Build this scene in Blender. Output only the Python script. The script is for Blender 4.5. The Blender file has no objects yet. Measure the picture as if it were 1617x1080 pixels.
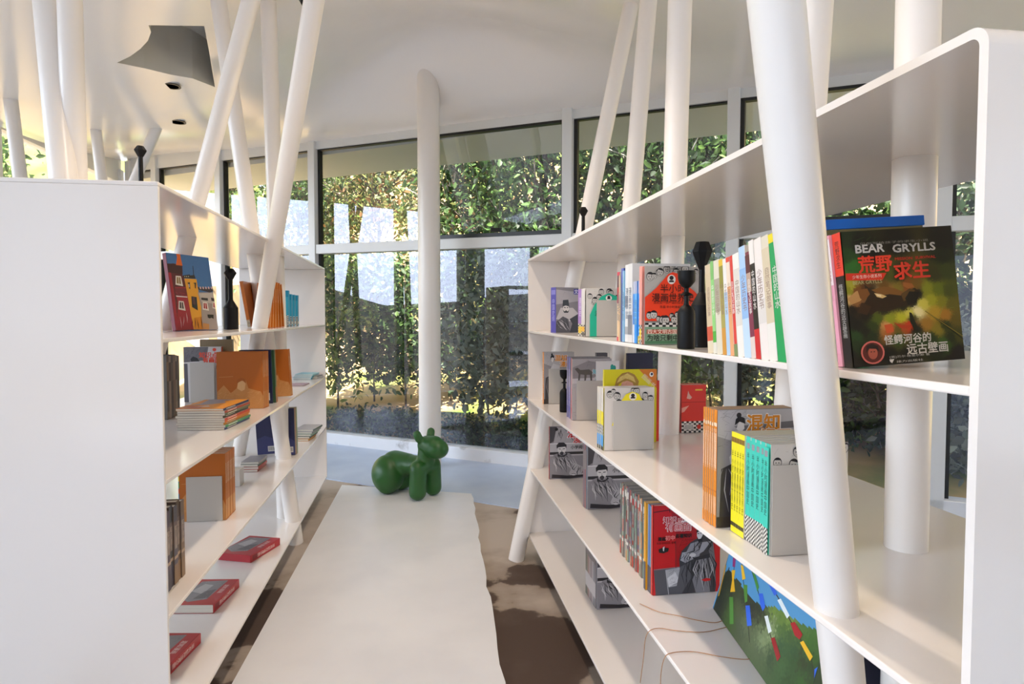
import bpy, bmesh, math, random
import numpy as np
from mathutils import Vector, Matrix, Euler
from mathutils.geometry import delaunay_2d_cdt

S = bpy.context.scene
COL = S.collection
R = math.radians

# ------------------------------------------------------------------ camera
EYE = 1.26
FPX = 1000.0
YAW = math.atan2(.1469, .989)
PITCH = R(2.29)
cd = bpy.data.cameras.new('camera'); cam = bpy.data.objects.new('camera', cd); COL.objects.link(cam)
cd.sensor_fit = 'HORIZONTAL'; cd.sensor_width = 36.0; cd.lens = 36.0 * FPX / 1617.0
cd.clip_start = .02; cd.clip_end = 300
cam.location = (0, 0, EYE); cam.rotation_euler = (R(90) - PITCH, 0, -YAW)
S.camera = cam

# ------------------------------------------------------------------ light
S.view_settings.view_transform = 'Standard'; S.view_settings.look = 'None'
S.view_settings.gamma = 1.0; S.view_settings.use_curve_mapping = False
S.view_settings.exposure = 0.52
try:
    S.cycles.max_bounces = 10; S.cycles.diffuse_bounces = 5; S.cycles.glossy_bounces = 4
    S.cycles.transparent_max_bounces = 16; S.cycles.use_denoising = True
    S.cycles.sample_clamp_indirect = 6.0
except Exception:
    pass
SKY = 1.28
W = bpy.data.worlds.new('sky'); S.world = W; W.use_nodes = True
nt = W.node_tree; nt.nodes.clear()
w_out = nt.nodes.new('ShaderNodeOutputWorld'); w_bg = nt.nodes.new('ShaderNodeBackground')
w_tc = nt.nodes.new('ShaderNodeTexCoord'); w_sep = nt.nodes.new('ShaderNodeSeparateXYZ')
w_rmp = nt.nodes.new('ShaderNodeValToRGB')
w_rmp.color_ramp.elements[0].position = 0.0; w_rmp.color_ramp.elements[0].color = (.80, .88, 1.0, 1)
w_rmp.color_ramp.elements[1].position = .7; w_rmp.color_ramp.elements[1].color = (.62, .76, 1.0, 1)
nt.links.new(w_tc.outputs['Generated'], w_sep.inputs[0]); nt.links.new(w_sep.outputs['Z'], w_rmp.inputs[0])
w_dot = nt.nodes.new('ShaderNodeVectorMath'); w_dot.operation = 'DOT_PRODUCT'; w_dot.inputs[1].default_value = Vector((-.975, -.19, .12)).normalized()
w_mr = nt.nodes.new('ShaderNodeMapRange'); w_mr.inputs[1].default_value = .88; w_mr.inputs[2].default_value = .985; w_mr.inputs[3].default_value = 1.0; w_mr.inputs[4].default_value = 7.0
nt.links.new(w_tc.outputs['Generated'], w_dot.inputs[0]); nt.links.new(w_dot.outputs['Value'], w_mr.inputs[0])
w_mul = nt.nodes.new('ShaderNodeMath'); w_mul.operation = 'MULTIPLY'; w_mul.inputs[1].default_value = SKY
nt.links.new(w_mr.outputs[0], w_mul.inputs[0]); nt.links.new(w_mul.outputs[0], w_bg.inputs[1])
nt.links.new(w_rmp.outputs[0], w_bg.inputs[0]); nt.links.new(w_bg.outputs[0], w_out.inputs[0])
def sun_light():
    l = bpy.data.lights.new('sun', 'SUN'); l.energy = 17.0; l.angle = R(.8); l.color = (1, .93, .82)
    o = bpy.data.objects.new('sun', l); COL.objects.link(o)
    d = Vector((-.05, .80, -2.0))
    o.rotation_euler = d.to_track_quat('-Z', 'Y').to_euler()
sun_light()
def spot(x, y, z, e, size=R(125)):
    l = bpy.data.lights.new('downlight', 'SPOT'); l.energy = e; l.color = (1, .83, .67)
    l.spot_size = size; l.spot_blend = .6; l.shadow_soft_size = .05
    o = bpy.data.objects.new('downlight', l); COL.objects.link(o); o.location = (x, y, z)
for (x, y, e) in ((0.0, .3, 20), (-.02, 1.7, 36), (-.05, 2.9, 28), (-.1, 4.0, 7)):
    spot(x, y, 2.72, e)

# ------------------------------------------------------------------ camera-ray helpers: a photo pixel becomes a point on a real plane
_rt = Vector((math.cos(YAW), -math.sin(YAW), 0))
_fw = Vector((math.sin(YAW) * math.cos(PITCH), math.cos(YAW) * math.cos(PITCH), -math.sin(PITCH)))
_up = _rt.cross(_fw); _eye = Vector((0, 0, EYE))
def ray(px, py): return _fw + _rt * ((px - 808.5) / FPX) - _up * ((py - 540) / FPX)
def at_z(px, py, z): d = ray(px, py); return _eye + d * ((z - EYE) / d.z)
def at_x(px, py, x): d = ray(px, py); return _eye + d * (x / d.x)
def at_y(px, py, y): d = ray(px, py); return _eye + d * (y / d.y)
def at_plane(px, py, p, n): d = ray(px, py); return _eye + d * ((p - _eye).dot(n) / d.dot(n))

# ------------------------------------------------------------------ colour and materials
def lin(h):
    h = h.lstrip('#'); out = []
    for i in (0, 2, 4):
        c = int(h[i:i+2], 16) / 255
        out.append(c / 12.92 if c <= .04045 else ((c + .055) / 1.055) ** 2.4)
    return out[0], out[1], out[2], 1.0
def mat(name, hexc='#ffffff', rough=.5, attr=False, spec=.5, metal=0, coat=0):
    m = bpy.data.materials.new(name); m.use_nodes = True
    b = m.node_tree.nodes['Principled BSDF']
    b.inputs['Base Color'].default_value = lin(hexc); b.inputs['Roughness'].default_value = rough
    b.inputs['Metallic'].default_value = metal; b.inputs['Specular IOR Level'].default_value = spec
    b.inputs['Coat Weight'].default_value = coat; b.inputs['Coat Roughness'].default_value = .1
    if attr:
        a = m.node_tree.nodes.new('ShaderNodeAttribute'); a.attribute_name = 'Col'
        m.node_tree.links.new(a.outputs['Color'], b.inputs['Base Color'])
    return m
def noisy(m, c0, c1, scale, lo=.4, hi=.6, detail=6, stretch=None, rough=None):
    """mottle a material between two colours with object-space noise"""
    t = m.node_tree; b = t.nodes['Principled BSDF']
    tc = t.nodes.new('ShaderNodeTexCoord'); n = t.nodes.new('ShaderNodeTexNoise'); r = t.nodes.new('ShaderNodeValToRGB')
    n.inputs['Scale'].default_value = scale; n.inputs['Detail'].default_value = detail
    if stretch:
        mp = t.nodes.new('ShaderNodeMapping'); mp.inputs['Scale'].default_value = stretch
        t.links.new(tc.outputs['Object'], mp.inputs[0]); t.links.new(mp.outputs[0], n.inputs['Vector'])
    else:
        t.links.new(tc.outputs['Object'], n.inputs['Vector'])
    t.links.new(n.outputs['Fac'], r.inputs[0])
    e = r.color_ramp.elements
    e[0].position = lo; e[0].color = lin(c0); e[1].position = hi; e[1].color = lin(c1)
    t.links.new(r.outputs[0], b.inputs['Base Color'])
    if rough:
        r2 = t.nodes.new('ShaderNodeMapRange'); r2.inputs[3].default_value = rough[0]; r2.inputs[4].default_value = rough[1]
        t.links.new(n.outputs['Fac'], r2.inputs[0]); t.links.new(r2.outputs[0], b.inputs['Roughness'])
    return r, n
M = {}
M['white'] = mat('white_gloss_paint', '#e9e1da', .17, coat=.3)
M['tube'] = mat('white_tube_paint', '#e9e2db', .3)
M['ceiling'] = mat('white_ceiling_paint', '#f5efe9', .2)
M['frame_white'] = mat('white_window_frame', '#dcdcda', .4)
M['sill'] = mat('weathered_white_sill', '#e0e0e0', .5); noisy(M['sill'], '#8f8a86', '#e2e2e4', 7, .26, .42)
M['black'] = mat('black_gasket', '#121212', .4)
M['bottle'] = mat('matt_black', '#070708', .5, spec=.25)
M['grey'] = mat('grey_bookend_paint', '#b9b3ab', .5)
M['print'] = mat('printed_paper', rough=.34, attr=True)
M['ink'] = mat('printed_ink', rough=.38, attr=True)
M['canvas'] = mat('acrylic_on_canvas', rough=.5, attr=True)
M['green'] = mat('green_plastic', '#265a24', .38)
M['dark_lamp'] = mat('dark_lamp', '#15110f', .4)
M['soffit'] = mat('grey_soffit', '#dde5f6', .7)
M['bark'] = mat('bark', '#6b5e52', .9); noisy(M['bark'], '#3d342d', '#93877b', 14, .35, .65)
M['palebark'] = mat('pale_bark', '#b0a79b', .9); noisy(M['palebark'], '#7d7468', '#cfc7bb', 10, .35, .6)
M['wire'] = mat('copper_wire', '#b07a48', .4, metal=.4)
M['cloth'] = mat('navy_cloth', '#1a1a2c', .9)
M['pages'] = mat('page_edges', '#d8d0c2', .8)
def page_lines():
    t = M['pages'].node_tree; b = t.nodes['Principled BSDF']
    tc = t.nodes.new('ShaderNodeTexCoord'); mp = t.nodes.new('ShaderNodeMapping'); mp.inputs['Scale'].default_value = (2, 900, 2)
    n = t.nodes.new('ShaderNodeTexNoise'); n.inputs['Scale'].default_value = 1; r = t.nodes.new('ShaderNodeValToRGB')
    t.links.new(tc.outputs['Object'], mp.inputs[0]); t.links.new(mp.outputs[0], n.inputs['Vector']); t.links.new(n.outputs['Fac'], r.inputs[0])
    r.color_ramp.elements[0].position = .3; r.color_ramp.elements[0].color = lin('#a39a8c')
    r.color_ramp.elements[1].position = .6; r.color_ramp.elements[1].color = lin('#e2dccf')
    t.links.new(r.outputs[0], b.inputs['Base Color'])
page_lines()
def glass_mat():
    m = bpy.data.materials.new('window_glass'); m.use_nodes = True; t = m.node_tree; t.nodes.clear()
    o = t.nodes.new('ShaderNodeOutputMaterial'); mx = t.nodes.new('ShaderNodeMixShader')
    tr = t.nodes.new('ShaderNodeBsdfTransparent'); gl = t.nodes.new('ShaderNodeBsdfGlossy'); lw = t.nodes.new('ShaderNodeFresnel')
    tr.inputs[0].default_value = (.93, .95, .95, 1); gl.inputs['Roughness'].default_value = .0
    gl.inputs[0].default_value = (.86, .86, 1, 1); lw.inputs[0].default_value = 1.8
    t.links.new(lw.outputs[0], mx.inputs[0]); t.links.new(tr.outputs[0], mx.inputs[1]); t.links.new(gl.outputs[0], mx.inputs[2])
    t.links.new(mx.outputs[0], o.inputs[0]); return m
M['glass'] = glass_mat()
M['ground'] = mat('beige_concrete', '#b3a391', .75)
def ground_mat():
    t = M['ground'].node_tree; b = t.nodes['Principled BSDF']
    r, n = noisy(M['ground'], '#4c3a30', '#b8aa9d', 1.6, .40, .58, 9)
    sp = t.nodes.new('ShaderNodeSeparateXYZ'); tc = [q for q in t.nodes if q.bl_idname == 'ShaderNodeTexCoord'][0]; t.links.new(tc.outputs['Object'], sp.inputs[0])
    mr = t.nodes.new('ShaderNodeMapRange'); mr.inputs[1].default_value = 1.6; mr.inputs[2].default_value = 4.6; mr.inputs[3].default_value = -.10; mr.inputs[4].default_value = .10   # wetter towards the entrance
    t.links.new(sp.outputs['Y'], mr.inputs[0]); ad = t.nodes.new('ShaderNodeMath'); ad.operation = 'ADD'; t.links.new(n.outputs['Fac'], ad.inputs[0]); t.links.new(mr.outputs[0], ad.inputs[1]); t.links.new(ad.outputs[0], r.inputs[0])
    e = r.color_ramp.elements.new(.455); e.color = lin('#55443a'); e = r.color_ramp.elements.new(.47); e.color = lin('#998a7c')
    bp = t.nodes.new('ShaderNodeBump'); bp.inputs['Strength'].default_value = .35; n2 = t.nodes.new('ShaderNodeTexNoise'); n2.inputs['Scale'].default_value = 45
    t.links.new(n2.outputs['Fac'], bp.inputs['Height']); t.links.new(bp.outputs[0], b.inputs['Normal'])
ground_mat()
M['path'] = mat('painted_walkway', '#dedbd8', .32); noisy(M['path'], '#e4e3e5', '#ecebec', 2.5, .35, .6, 4, rough=(.25, .42))
M['slab'] = mat('pale_blue_slab', '#c3ccd6', .4); noisy(M['slab'], '#b2bfd6', '#c3cfe2', 3, .3, .65)
M['earth'] = mat('hillside_earth', '#c9a67e', .95)
def earth_mat():
    r, n = noisy(M['earth'], '#5f7a2c', '#d3b48c', .55, .40, .62, 8)
    e = r.color_ramp.elements.new(.50); e.color = lin('#b99a63'); e = r.color_ramp.elements.new(.74); e.color = lin('#c07a44')
earth_mat()
M['forecourt'] = mat('forecourt_gravel', '#55544f', .95); noisy(M['forecourt'], '#45454a', '#605c56', 1.2)
M['grass'] = mat('hillside_grass', '#86a83e', .95)
def grass_mat():
    r, n = noisy(M['grass'], '#857052', '#b09a78', 2.2, .3, .7, 8); t = M['grass'].node_tree; b = t.nodes['Principled BSDF']
    r2 = t.nodes.new('ShaderNodeValToRGB'); r2.color_ramp.elements[0].position = .35; r2.color_ramp.elements[0].color = lin('#6f8040'); r2.color_ramp.elements[1].position = .65; r2.color_ramp.elements[1].color = lin('#98a25c')
    t.links.new(n.outputs['Fac'], r2.inputs[0])
    g = t.nodes.new('ShaderNodeNewGeometry'); sp = t.nodes.new('ShaderNodeSeparateXYZ'); t.links.new(g.outputs['Position'], sp.inputs[0])
    ad = t.nodes.new('ShaderNodeMath'); ad.operation = 'ADD'; t.links.new(sp.outputs['Z'], ad.inputs[0]); t.links.new(n.outputs['Fac'], ad.inputs[1])
    mr = t.nodes.new('ShaderNodeMapRange'); mr.inputs[1].default_value = 2.6; mr.inputs[2].default_value = 3.1; t.links.new(ad.outputs[0], mr.inputs[0])
    mx = t.nodes.new('ShaderNodeMix'); mx.data_type = 'RGBA'; t.links.new(mr.outputs[0], mx.inputs['Factor']); t.links.new(r.outputs[0], mx.inputs['A']); t.links.new(r2.outputs[0], mx.inputs['B']); t.links.new(mx.outputs['Result'], b.inputs['Base Color'])
grass_mat()
def leaf_mat():
    m = mat('leaf', rough=.5, attr=True); t = m.node_tree; b = t.nodes['Principled BSDF']; o = t.nodes['Material Output']
    a = [n for n in t.nodes if n.bl_idname == 'ShaderNodeAttribute'][0]
    tl = t.nodes.new('ShaderNodeBsdfTranslucent'); mx = t.nodes.new('ShaderNodeMixShader'); mx.inputs[0].default_value = .42
    t.links.new(a.outputs['Color'], tl.inputs[0]); t.links.new(b.outputs[0], mx.inputs[1]); t.links.new(tl.outputs[0], mx.inputs[2])
    t.links.new(mx.outputs[0], o.inputs['Surface']); return m
M['leaf'] = leaf_mat()

# ------------------------------------------------------------------ mesh helpers
class MB:
    def __init__(s): s.v = []; s.f = []; s.c = []
    def face(s, pts, col='#ffffff'):
        k = len(s.v); s.v += [tuple(p) for p in pts]; s.f.append(tuple(range(k, k + len(pts)))); s.c.append(lin(col))
    def box(s, a, b, col='#ffffff'):
        (x0, y0, z0), (x1, y1, z1) = a, b; k = len(s.v)
        s.v += [(x0,y0,z0),(x1,y0,z0),(x1,y1,z0),(x0,y1,z0),(x0,y0,z1),(x1,y0,z1),(x1,y1,z1),(x0,y1,z1)]
        for q in ((0,3,2,1),(4,5,6,7),(0,1,5,4),(1,2,6,5),(2,3,7,6),(3,0,4,7)):
            s.f.append(tuple(k + i for i in q)); s.c.append(lin(col))
    def obox(s, o, u, v, w, col='#ffffff'):
        """box from corner o along vectors u, v, w"""
        o, u, v, w = Vector(o), Vector(u), Vector(v), Vector(w); k = len(s.v)
        s.v += [tuple(p) for p in (o, o+u, o+u+v, o+v, o+w, o+u+w, o+u+v+w, o+v+w)]
        for q in ((0,3,2,1),(4,5,6,7),(0,1,5,4),(1,2,6,5),(2,3,7,6),(3,0,4,7)):
            s.f.append(tuple(k + i for i in q)); s.c.append(lin(col))
    def tube(s, pts, rad, n=24, cap=True, col='#ffffff'):
        pts = [Vector(p) for p in pts]; rr = rad if isinstance(rad, (list, tuple)) else [rad] * len(pts); k = len(s.v)
        a = None
        for i, p in enumerate(pts):
            d = (pts[min(i+1, len(pts)-1)] - pts[max(i-1, 0)]).normalized()
            if a is None: a = d.orthogonal().normalized()
            a = (a - d * a.dot(d)).normalized(); b = d.cross(a)
            for j in range(n):
                t = 2 * math.pi * j / n; s.v.append(tuple(p + (a * math.cos(t) + b * math.sin(t)) * rr[i]))
        for i in range(len(pts) - 1):
            for j in range(n):
                q = (k+i*n+j, k+i*n+(j+1) % n, k+(i+1)*n+(j+1) % n, k+(i+1)*n+j); s.f.append(q); s.c.append(lin(col))
        if cap:
            s.f.append(tuple(k + j for j in reversed(range(n)))); s.c.append(lin(col))
            s.f.append(tuple(k + (len(pts)-1)*n + j for j in range(n))); s.c.append(lin(col))
    def lathe(s, prof, n=32, col='#ffffff'):
        k = len(s.v)
        for (r, z) in prof:
            for j in range(n):
                t = 2 * math.pi * j / n; s.v.append((r * math.cos(t), r * math.sin(t), z))
        for i in range(len(prof) - 1):
            for j in range(n):
                s.f.append((k+i*n+j, k+i*n+(j+1) % n, k+(i+1)*n+(j+1) % n, k+(i+1)*n+j)); s.c.append(lin(col))
        s.f.append(tuple(k + j for j in reversed(range(n)))); s.c.append(lin(col))
        s.f.append(tuple(k + (len(prof)-1)*n + j for j in range(n))); s.c.append(lin(col))
    def mesh(s, name, material, smooth=False, colours=False):
        me = bpy.data.meshes.new(name); me.from_pydata(s.v, [], s.f)
        if colours:
            at = me.color_attributes.new('Col', 'FLOAT_COLOR', 'CORNER'); k = 0; data = []
            for f, c in zip(s.f, s.c): data += list(c) * len(f)
            at.data.foreach_set('color', data)
        me.materials.append(material)
        if smooth:
            me.polygons.foreach_set('use_smooth', [True] * len(me.polygons))
        me.update(); return me
    def build(s, name, material, parent=None, smooth=False, colours=False, bevel=0, angle=None):
        o = bpy.data.objects.new(name, s.mesh(name, material, smooth, colours)); COL.objects.link(o)
        if parent: o.parent = parent
        if smooth and angle is not None: sharp(o.data, angle)
        if bevel:
            m = o.modifiers.new('bevel', 'BEVEL'); m.width = bevel; m.segments = 2; m.limit_method = 'ANGLE'
        return o
def sharp(me, deg):
    bm = bmesh.new(); bm.from_mesh(me); bmesh.ops.remove_doubles(bm, verts=bm.verts, dist=1e-6)
    for e in bm.edges:
        if len(e.link_faces) == 2 and e.calc_face_angle(0) > R(deg): e.smooth = False
    bm.to_mesh(me); bm.free()
def thing(name, label, cat, loc=(0,0,0), group=None, rot=None):
    o = bpy.data.objects.new(name, None); COL.objects.link(o); o.empty_display_size = .05; o.location = loc
    if rot is not None: o.rotation_euler = rot
    tag(o, label, cat, group); return o
def tag(o, label, cat, group=None):
    o['label'] = label; o['category'] = cat
    if group: o['group'] = group
    return o
def struct(o, label=None):
    o['kind'] = 'structure'
    if label: o['label'] = label
    return o

# ------------------------------------------------------------------ text as mesh
_TX = {}
def text_mesh(txt, bold=0.0, spacing=1.0, line=1.0):
    key = (txt, bold, spacing, line)
    if key not in _TX:
        c = bpy.data.curves.new('t', 'FONT'); c.body = txt; c.offset = bold; c.space_character = spacing; c.space_line = line
        c.align_x = 'CENTER'; c.resolution_u = 2
        o = bpy.data.objects.new('t', c); COL.objects.link(o)
        dg = bpy.context.evaluated_depsgraph_get(); me = bpy.data.meshes.new_from_object(o.evaluated_get(dg))
        n = len(me.vertices); a = np.empty(n * 3); me.vertices.foreach_get('co', a); a = a.reshape(-1, 3)[:, :2]
        f = [tuple(p.vertices) for p in me.polygons]
        if n:
            lo, hi = a.min(0), a.max(0); a = (a - (lo + hi) / 2); size = hi - lo
        else: size = np.array((1, 1))
        _TX[key] = (a, f, size)
        bpy.data.objects.remove(o); bpy.data.curves.remove(c); bpy.data.meshes.remove(me)
    return _TX[key]

# ------------------------------------------------------------------ walls, floor, ceiling
B0 = Vector((0, 5.815, 0)); WU = Vector((.8146, -.580, 0)); WN = Vector((.580, .8146, 0))
def wall_s(px): p = at_plane(px, 500, B0, WN); return (p - B0).dot(WU)
def wp(s, d, z): return B0 + WU * s + WN * d + Vector((0, 0, z))
S_L, S_R = wall_s(207), wall_s(1485) + 2.7
def z_top(s): return 2.905 - .030 * (s - wall_s(505))
def z_tran(s): return 1.925 - .018 * (s - wall_s(505))
def z_ceil(x, y):
    p = Vector((x, y, 0)) - B0; s = p.dot(WU); dist = -p.dot(WN)
    zw = z_top(min(max(s, S_L), S_R)) + .07
    t = min(max(1 - dist / 1.5, 0), 1); t = t * t * (3 - 2 * t)
    z = 2.8 + (zw - 2.8) * t
    z += .60 * math.exp(-(((x - .12) ** 2 + (y - 4.9) ** 2) / 1.7)) * (lambda q: q * q * (3 - 2 * q))(min(1, max(0, dist / .7)))
    z += .10 * math.exp(-(((x + 3.4) ** 2 + (y - 7.5) ** 2) / 2.0))
    return z
KX = -3.5
def build_ceiling():
    # recess opening, read off the photo on the 2.8 m canopy
    hole = [at_z(*p, 2.8) for p in ((185,112),(228,125),(270,140),(305,151),(340,168),(331,120),(323,75),(279,67),(235,60),(239,72),(234,85),(222,96),(206,105))]
    hp = [Vector((p.x, p.y)) for p in hole]
    a = wp(S_L, 0, 0); b = wp(S_R, 0, 0)
    ywl = lambda x: B0.y - (x - B0.x) * (-WU.y / WU.x)
    outer = []
    N = 40
    for i in range(N + 1):
        x = KX + (b.x - KX) * i / N; outer.append(Vector((x, ywl(x) + .02)))
    outer += [Vector((b.x, -4.5)), Vector((KX, -4.5))]
    pts = outer + hp; no, nh = len(outer), len(hp)
    edges = [(i, (i + 1) % no) for i in range(no)] + [(no + i, no + (i + 1) % nh) for i in range(nh)]
    x = KX + .1
    while x < b.x:
        y = -4.4
        while y < ywl(x) - .05: pts.append(Vector((x, y))); y += .17
        x += .17
    v, e, f, *_ = delaunay_2d_cdt(pts, edges, [], 1, 1e-5)
    def inside(p):
        c = False
        for i in range(nh):
            q, r = hp[i], hp[(i + 1) % nh]
            if (q.y > p.y) != (r.y > p.y) and p.x < (r.x - q.x) * (p.y - q.y) / (r.y - q.y) + q.x: c = not c
        return c
    mb = MB(); mb.v = [(p.x, p.y, z_ceil(p.x, p.y)) for p in v]
    for t in f:
        cc = sum((v[i] for i in t), Vector((0, 0))) / len(t)
        if not inside(cc): mb.f.append(tuple(t)); mb.c.append((1, 1, 1, 1))
    c = struct(mb.build('ceiling', M['ceiling'], smooth=True))
    rc = MB()
    top = [Vector((p.x, p.y, 3.25)) for p in hole]; bot = [Vector((p.x, p.y, z_ceil(p.x, p.y))) for p in hole]
    for i in range(nh):
        j = (i + 1) % nh; rc.face([bot[i], bot[j], top[j], top[i]])
    rc.face(top)
    o = rc.build('ceiling_recess', mat('grey_recess', '#cfcabf', .6), c)
    # roof slab above keeps the sun out
    rf = MB()
    q = [Vector((KX - .6, -4.5, 3.55)), Vector((b.x + .6, -4.5, 3.55)), wp(S_R + .8, .9, 3.55), wp(S_L - .8, .9, 3.55)]
    rf.face(q); rf.face([p + Vector((0, 0, .12)) for p in q][::-1])
    for i in range(4):
        j = (i + 1) % 4; rf.face([q[i], q[j], q[j] + Vector((0, 0, .12)), q[i] + Vector((0, 0, .12))])
    struct(rf.build('roof', M['soffit']))
build_ceiling()
def build_floor():
    mb = MB(); a = wp(S_L, 0, 0); b = wp(S_R, 0, 0)
    mb.face([(KX, -4.5, 0), (b.x, -4.5, 0), tuple(b), (KX, B0.y + .7120 * -KX, 0)])
    struct(mb.build('floor', M['ground']))
    # painted walkway between the shelves: straight left edge, ragged right edge
    rnd = random.Random(4); L = []; RR = []
    y = .12
    while y < 4.42:
        x = .2843 + (y - 2.107) * .037 + (rnd.random() - .5) * .016 if y < 4.3 else .365
        RR.append((x, y)); y += .11
    RR.append((.369, 4.419))
    poly = [(-.69, .12)] + RR + [(-.565, 4.794)]
    k = MB(); k.face([(x, y, .012) for x, y in poly])
    for i in range(len(poly)):
        (x0, y0), (x1, y1) = poly[i], poly[(i + 1) % len(poly)]
        k.face([(x0, y0, 0), (x1, y1, 0), (x1, y1, .012), (x0, y0, .012)])
    struct(k.build('floor_walkway', M['path']), 'off-white painted walkway strip with a ragged right edge')
    for (x0, x1, y0, y1) in ((KX, -1.22, -4.5, 6.2), (1.16, 3.0, -4.5, 3.6), (-1.22, 1.16, -4.5, .1)):  # left patch is real floor; right and rear ones added to bounce light
        q = MB(); q.box((x0, y0, 0), (x1, y1, .006)); struct(q.build('floor_pale_bounce', M['slab']), 'pale floor, real beyond the left bookshelf, elsewhere added to bounce light')
    s = MB(); dn = -1.06
    s.obox(wp(S_L, dn, .0), WU * (S_R - S_L), WN * 1.06, (0, 0, .008)); struct(s.build('floor_slab', M['slab']), 'pale blue-grey slab along the windows')
build_floor()
MUL = [wall_s(p) for p in (250, 350, 497)] + [wall_s(678) + .0, wall_s(896), wall_s(1155), wall_s(1485), wall_s(1485) + 1.32, wall_s(1485) + 2.64]
MUL = [S_L + .03] + MUL
def build_windows():
    n = 0
    sill = MB(); sill.obox(wp(S_L, -.03, 0), WU * (S_R - S_L), WN * .13, (0, 0, .115)); struct(sill.build('trim_1', M['sill'], bevel=.006), 'weathered white sill along the window foot')
    hd = MB(); K = 20
    for i in range(K):
        s0 = S_L + (S_R - S_L) * i / K; s1 = S_L + (S_R - S_L) * (i + 1) / K
        a0, a1 = z_top(s0), z_top(s1)
        q = [wp(s0, 0, a0), wp(s1, 0, a1), wp(s1, .1, a1), wp(s0, .1, a0)]; t = [p + Vector((0, 0, .2)) for p in q]
        hd.face(q); hd.face([q[0], q[1], t[1], t[0]]); hd.face([q[2], q[3], t[3], t[2]])
    struct(hd.build('wall_back', M['frame_white']), 'white header beam above the windows')
    for i, s in enumerate(MUL):
        m = MB(); wd = .085
        m.obox(wp(s - wd/2, -.03, .0), WU * wd, WN * .12, (0, 0, z_top(s) + .12))
        o = struct(m.build('trim_%d' % (i + 2), M['frame_white'], bevel=.004), 'white window mullion')
    for i in range(len(MUL) - 1):
        s0, s1 = MUL[i] + .0425, MUL[i + 1] - .0425
        w = thing('window_%d' % (i + 1), 'window bay', 'window'); del w['category']; struct(w, None); del w['label']
        zt = min(z_top(s0), z_top(s1)); z0, z1 = z_tran(s0), z_tran(s1)
        tr = MB(); tr.obox(wp(s0, -.02, z0 - .045), WU * (s1 - s0) + Vector((0, 0, z1 - z0)), WN * .1, (0, 0, .09)); tr.build('transom', M['frame_white'], w, bevel=.004)
        bf = MB(); b = .028
        bf.obox(wp(s0, .02, .115), WU * b, WN * .04, (0, 0, z_top(s0) - .115))       # gasket at the left of each bay
        ops = i in (4, 6)
        if ops:
            b2 = .035
            bf.obox(wp(s0, -.005, z0 + .045), WU * (s1 - s0) + Vector((0, 0, z1 - z0)), WN * .05, (0, 0, b2))
            bf.obox(wp(s0, -.005, z_top(s0) - b2*.6), WU * (s1 - s0) + Vector((0, 0, z_top(s1) - z_top(s0))), WN * .05, (0, 0, b2*.6))
            bf.obox(wp(s0, -.005, z0 + .045), WU * b2*.8, WN * .05, (0, 0, z_top(s0) - z0 - .045))
            bf.obox(wp(s1 - .012, -.005, z1 + .045), WU * .012, WN * .05, (0, 0, z_top(s1) - z1 - .045))
            h = MB(); sm = s0 + (s1 - s0) * .52; c = wp(sm, -.02, z0 + .085); h.box((c.x-.045, c.y-.012, c.z-.012), (c.x+.045, c.y+.012, c.z+.02)); h.build('window_handle', M['black'], w, bevel=.004)
        else:
            bf.obox(wp(s0, .02, z_top(s0) - .012), WU * (s1 - s0) + Vector((0, 0, z_top(s1) - z_top(s0))), WN * .04, (0, 0, .012))
        bf.build('window_frame', M['black'], w)
        g = MB(); til = .20 if ops else 0
        g.face([wp(s0, .045, .115), wp(s1, .045, .115), wp(s1, .045, z1 - .045), wp(s0, .045, z0 - .045)]); g.build('lower_pane', M['glass'], w)
        g = MB(); g.face([wp(s0, .045 + til, z0 + .045), wp(s1, .045 + til, z1 + .045), wp(s1, .045, z_top(s1)), wp(s0, .045, z_top(s0))]); g.build('upper_pane', M['glass'], w)
    # eave soffit outside
    so = MB(); so.obox(wp(S_L - .5, .1, 2.93), WU * (S_R - S_L + 1) + Vector((0, 0, -.2)), WN * .85, (0, 0, .1)); struct(so.build('roof_eave', M['soffit']))
    # left window wall, running back past the viewer
    yk = wp(S_L, 0, 0).y
    sl = MB(); sl.box((KX - .1, -4.5, 0), (KX + .03, yk, .115)); struct(sl.build('trim_20', M['sill']))
    hl = MB(); hl.box((KX - .1, -4.5, 2.86), (KX, yk, 3.2)); struct(hl.build('wall_left', M['frame_white']))
    ys = [yk - .05, 6.95, 5.95, 4.95, 3.95, 2.65, 1.35, .05, -1.25, -2.55]
    for i, y in enumerate(ys):
        m = MB(); m.box((KX - .09, y - .045, 0), (KX + .03, y + .045, 3.0)); struct(m.build('trim_%d' % (21 + i), M['frame_white']))
    for i in range(len(ys) - 1):
        w = thing('window_%d' % (i + 15), 'x', 'window'); del w['category']; del w['label']; struct(w)
        g = MB(); g.face([(KX - .045, ys[i+1], .115), (KX - .045, ys[i], .115), (KX - .045, ys[i], 2.86), (KX - .045, ys[i+1], 2.86)]); g.build('pane', M['glass'], w)
        b = MB(); b.box((KX - .05, ys[i] - .075, .115), (KX + .0, ys[i] - .045, 2.86)); b.build('window_frame', M['black'], w)
build_windows()
def rear_sky_blocker():  # added wall out of view, holds back sky light from behind the camera
    bx = wp(S_R, 0, 0).x; m = MB(); m.box((.1, -4.6, 0), (bx, -4.5, 3.3)); m.box((KX, -4.6, 2.35), (.1, -4.5, 3.3)); m.box((KX, -4.6, 0), (.1, -4.5, .12))
    struct(m.build('wall_sky_blocker', M['frame_white']), 'unseen white wall behind the viewer, added to cut sky light, open on its left')
rear_sky_blocker()

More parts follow.
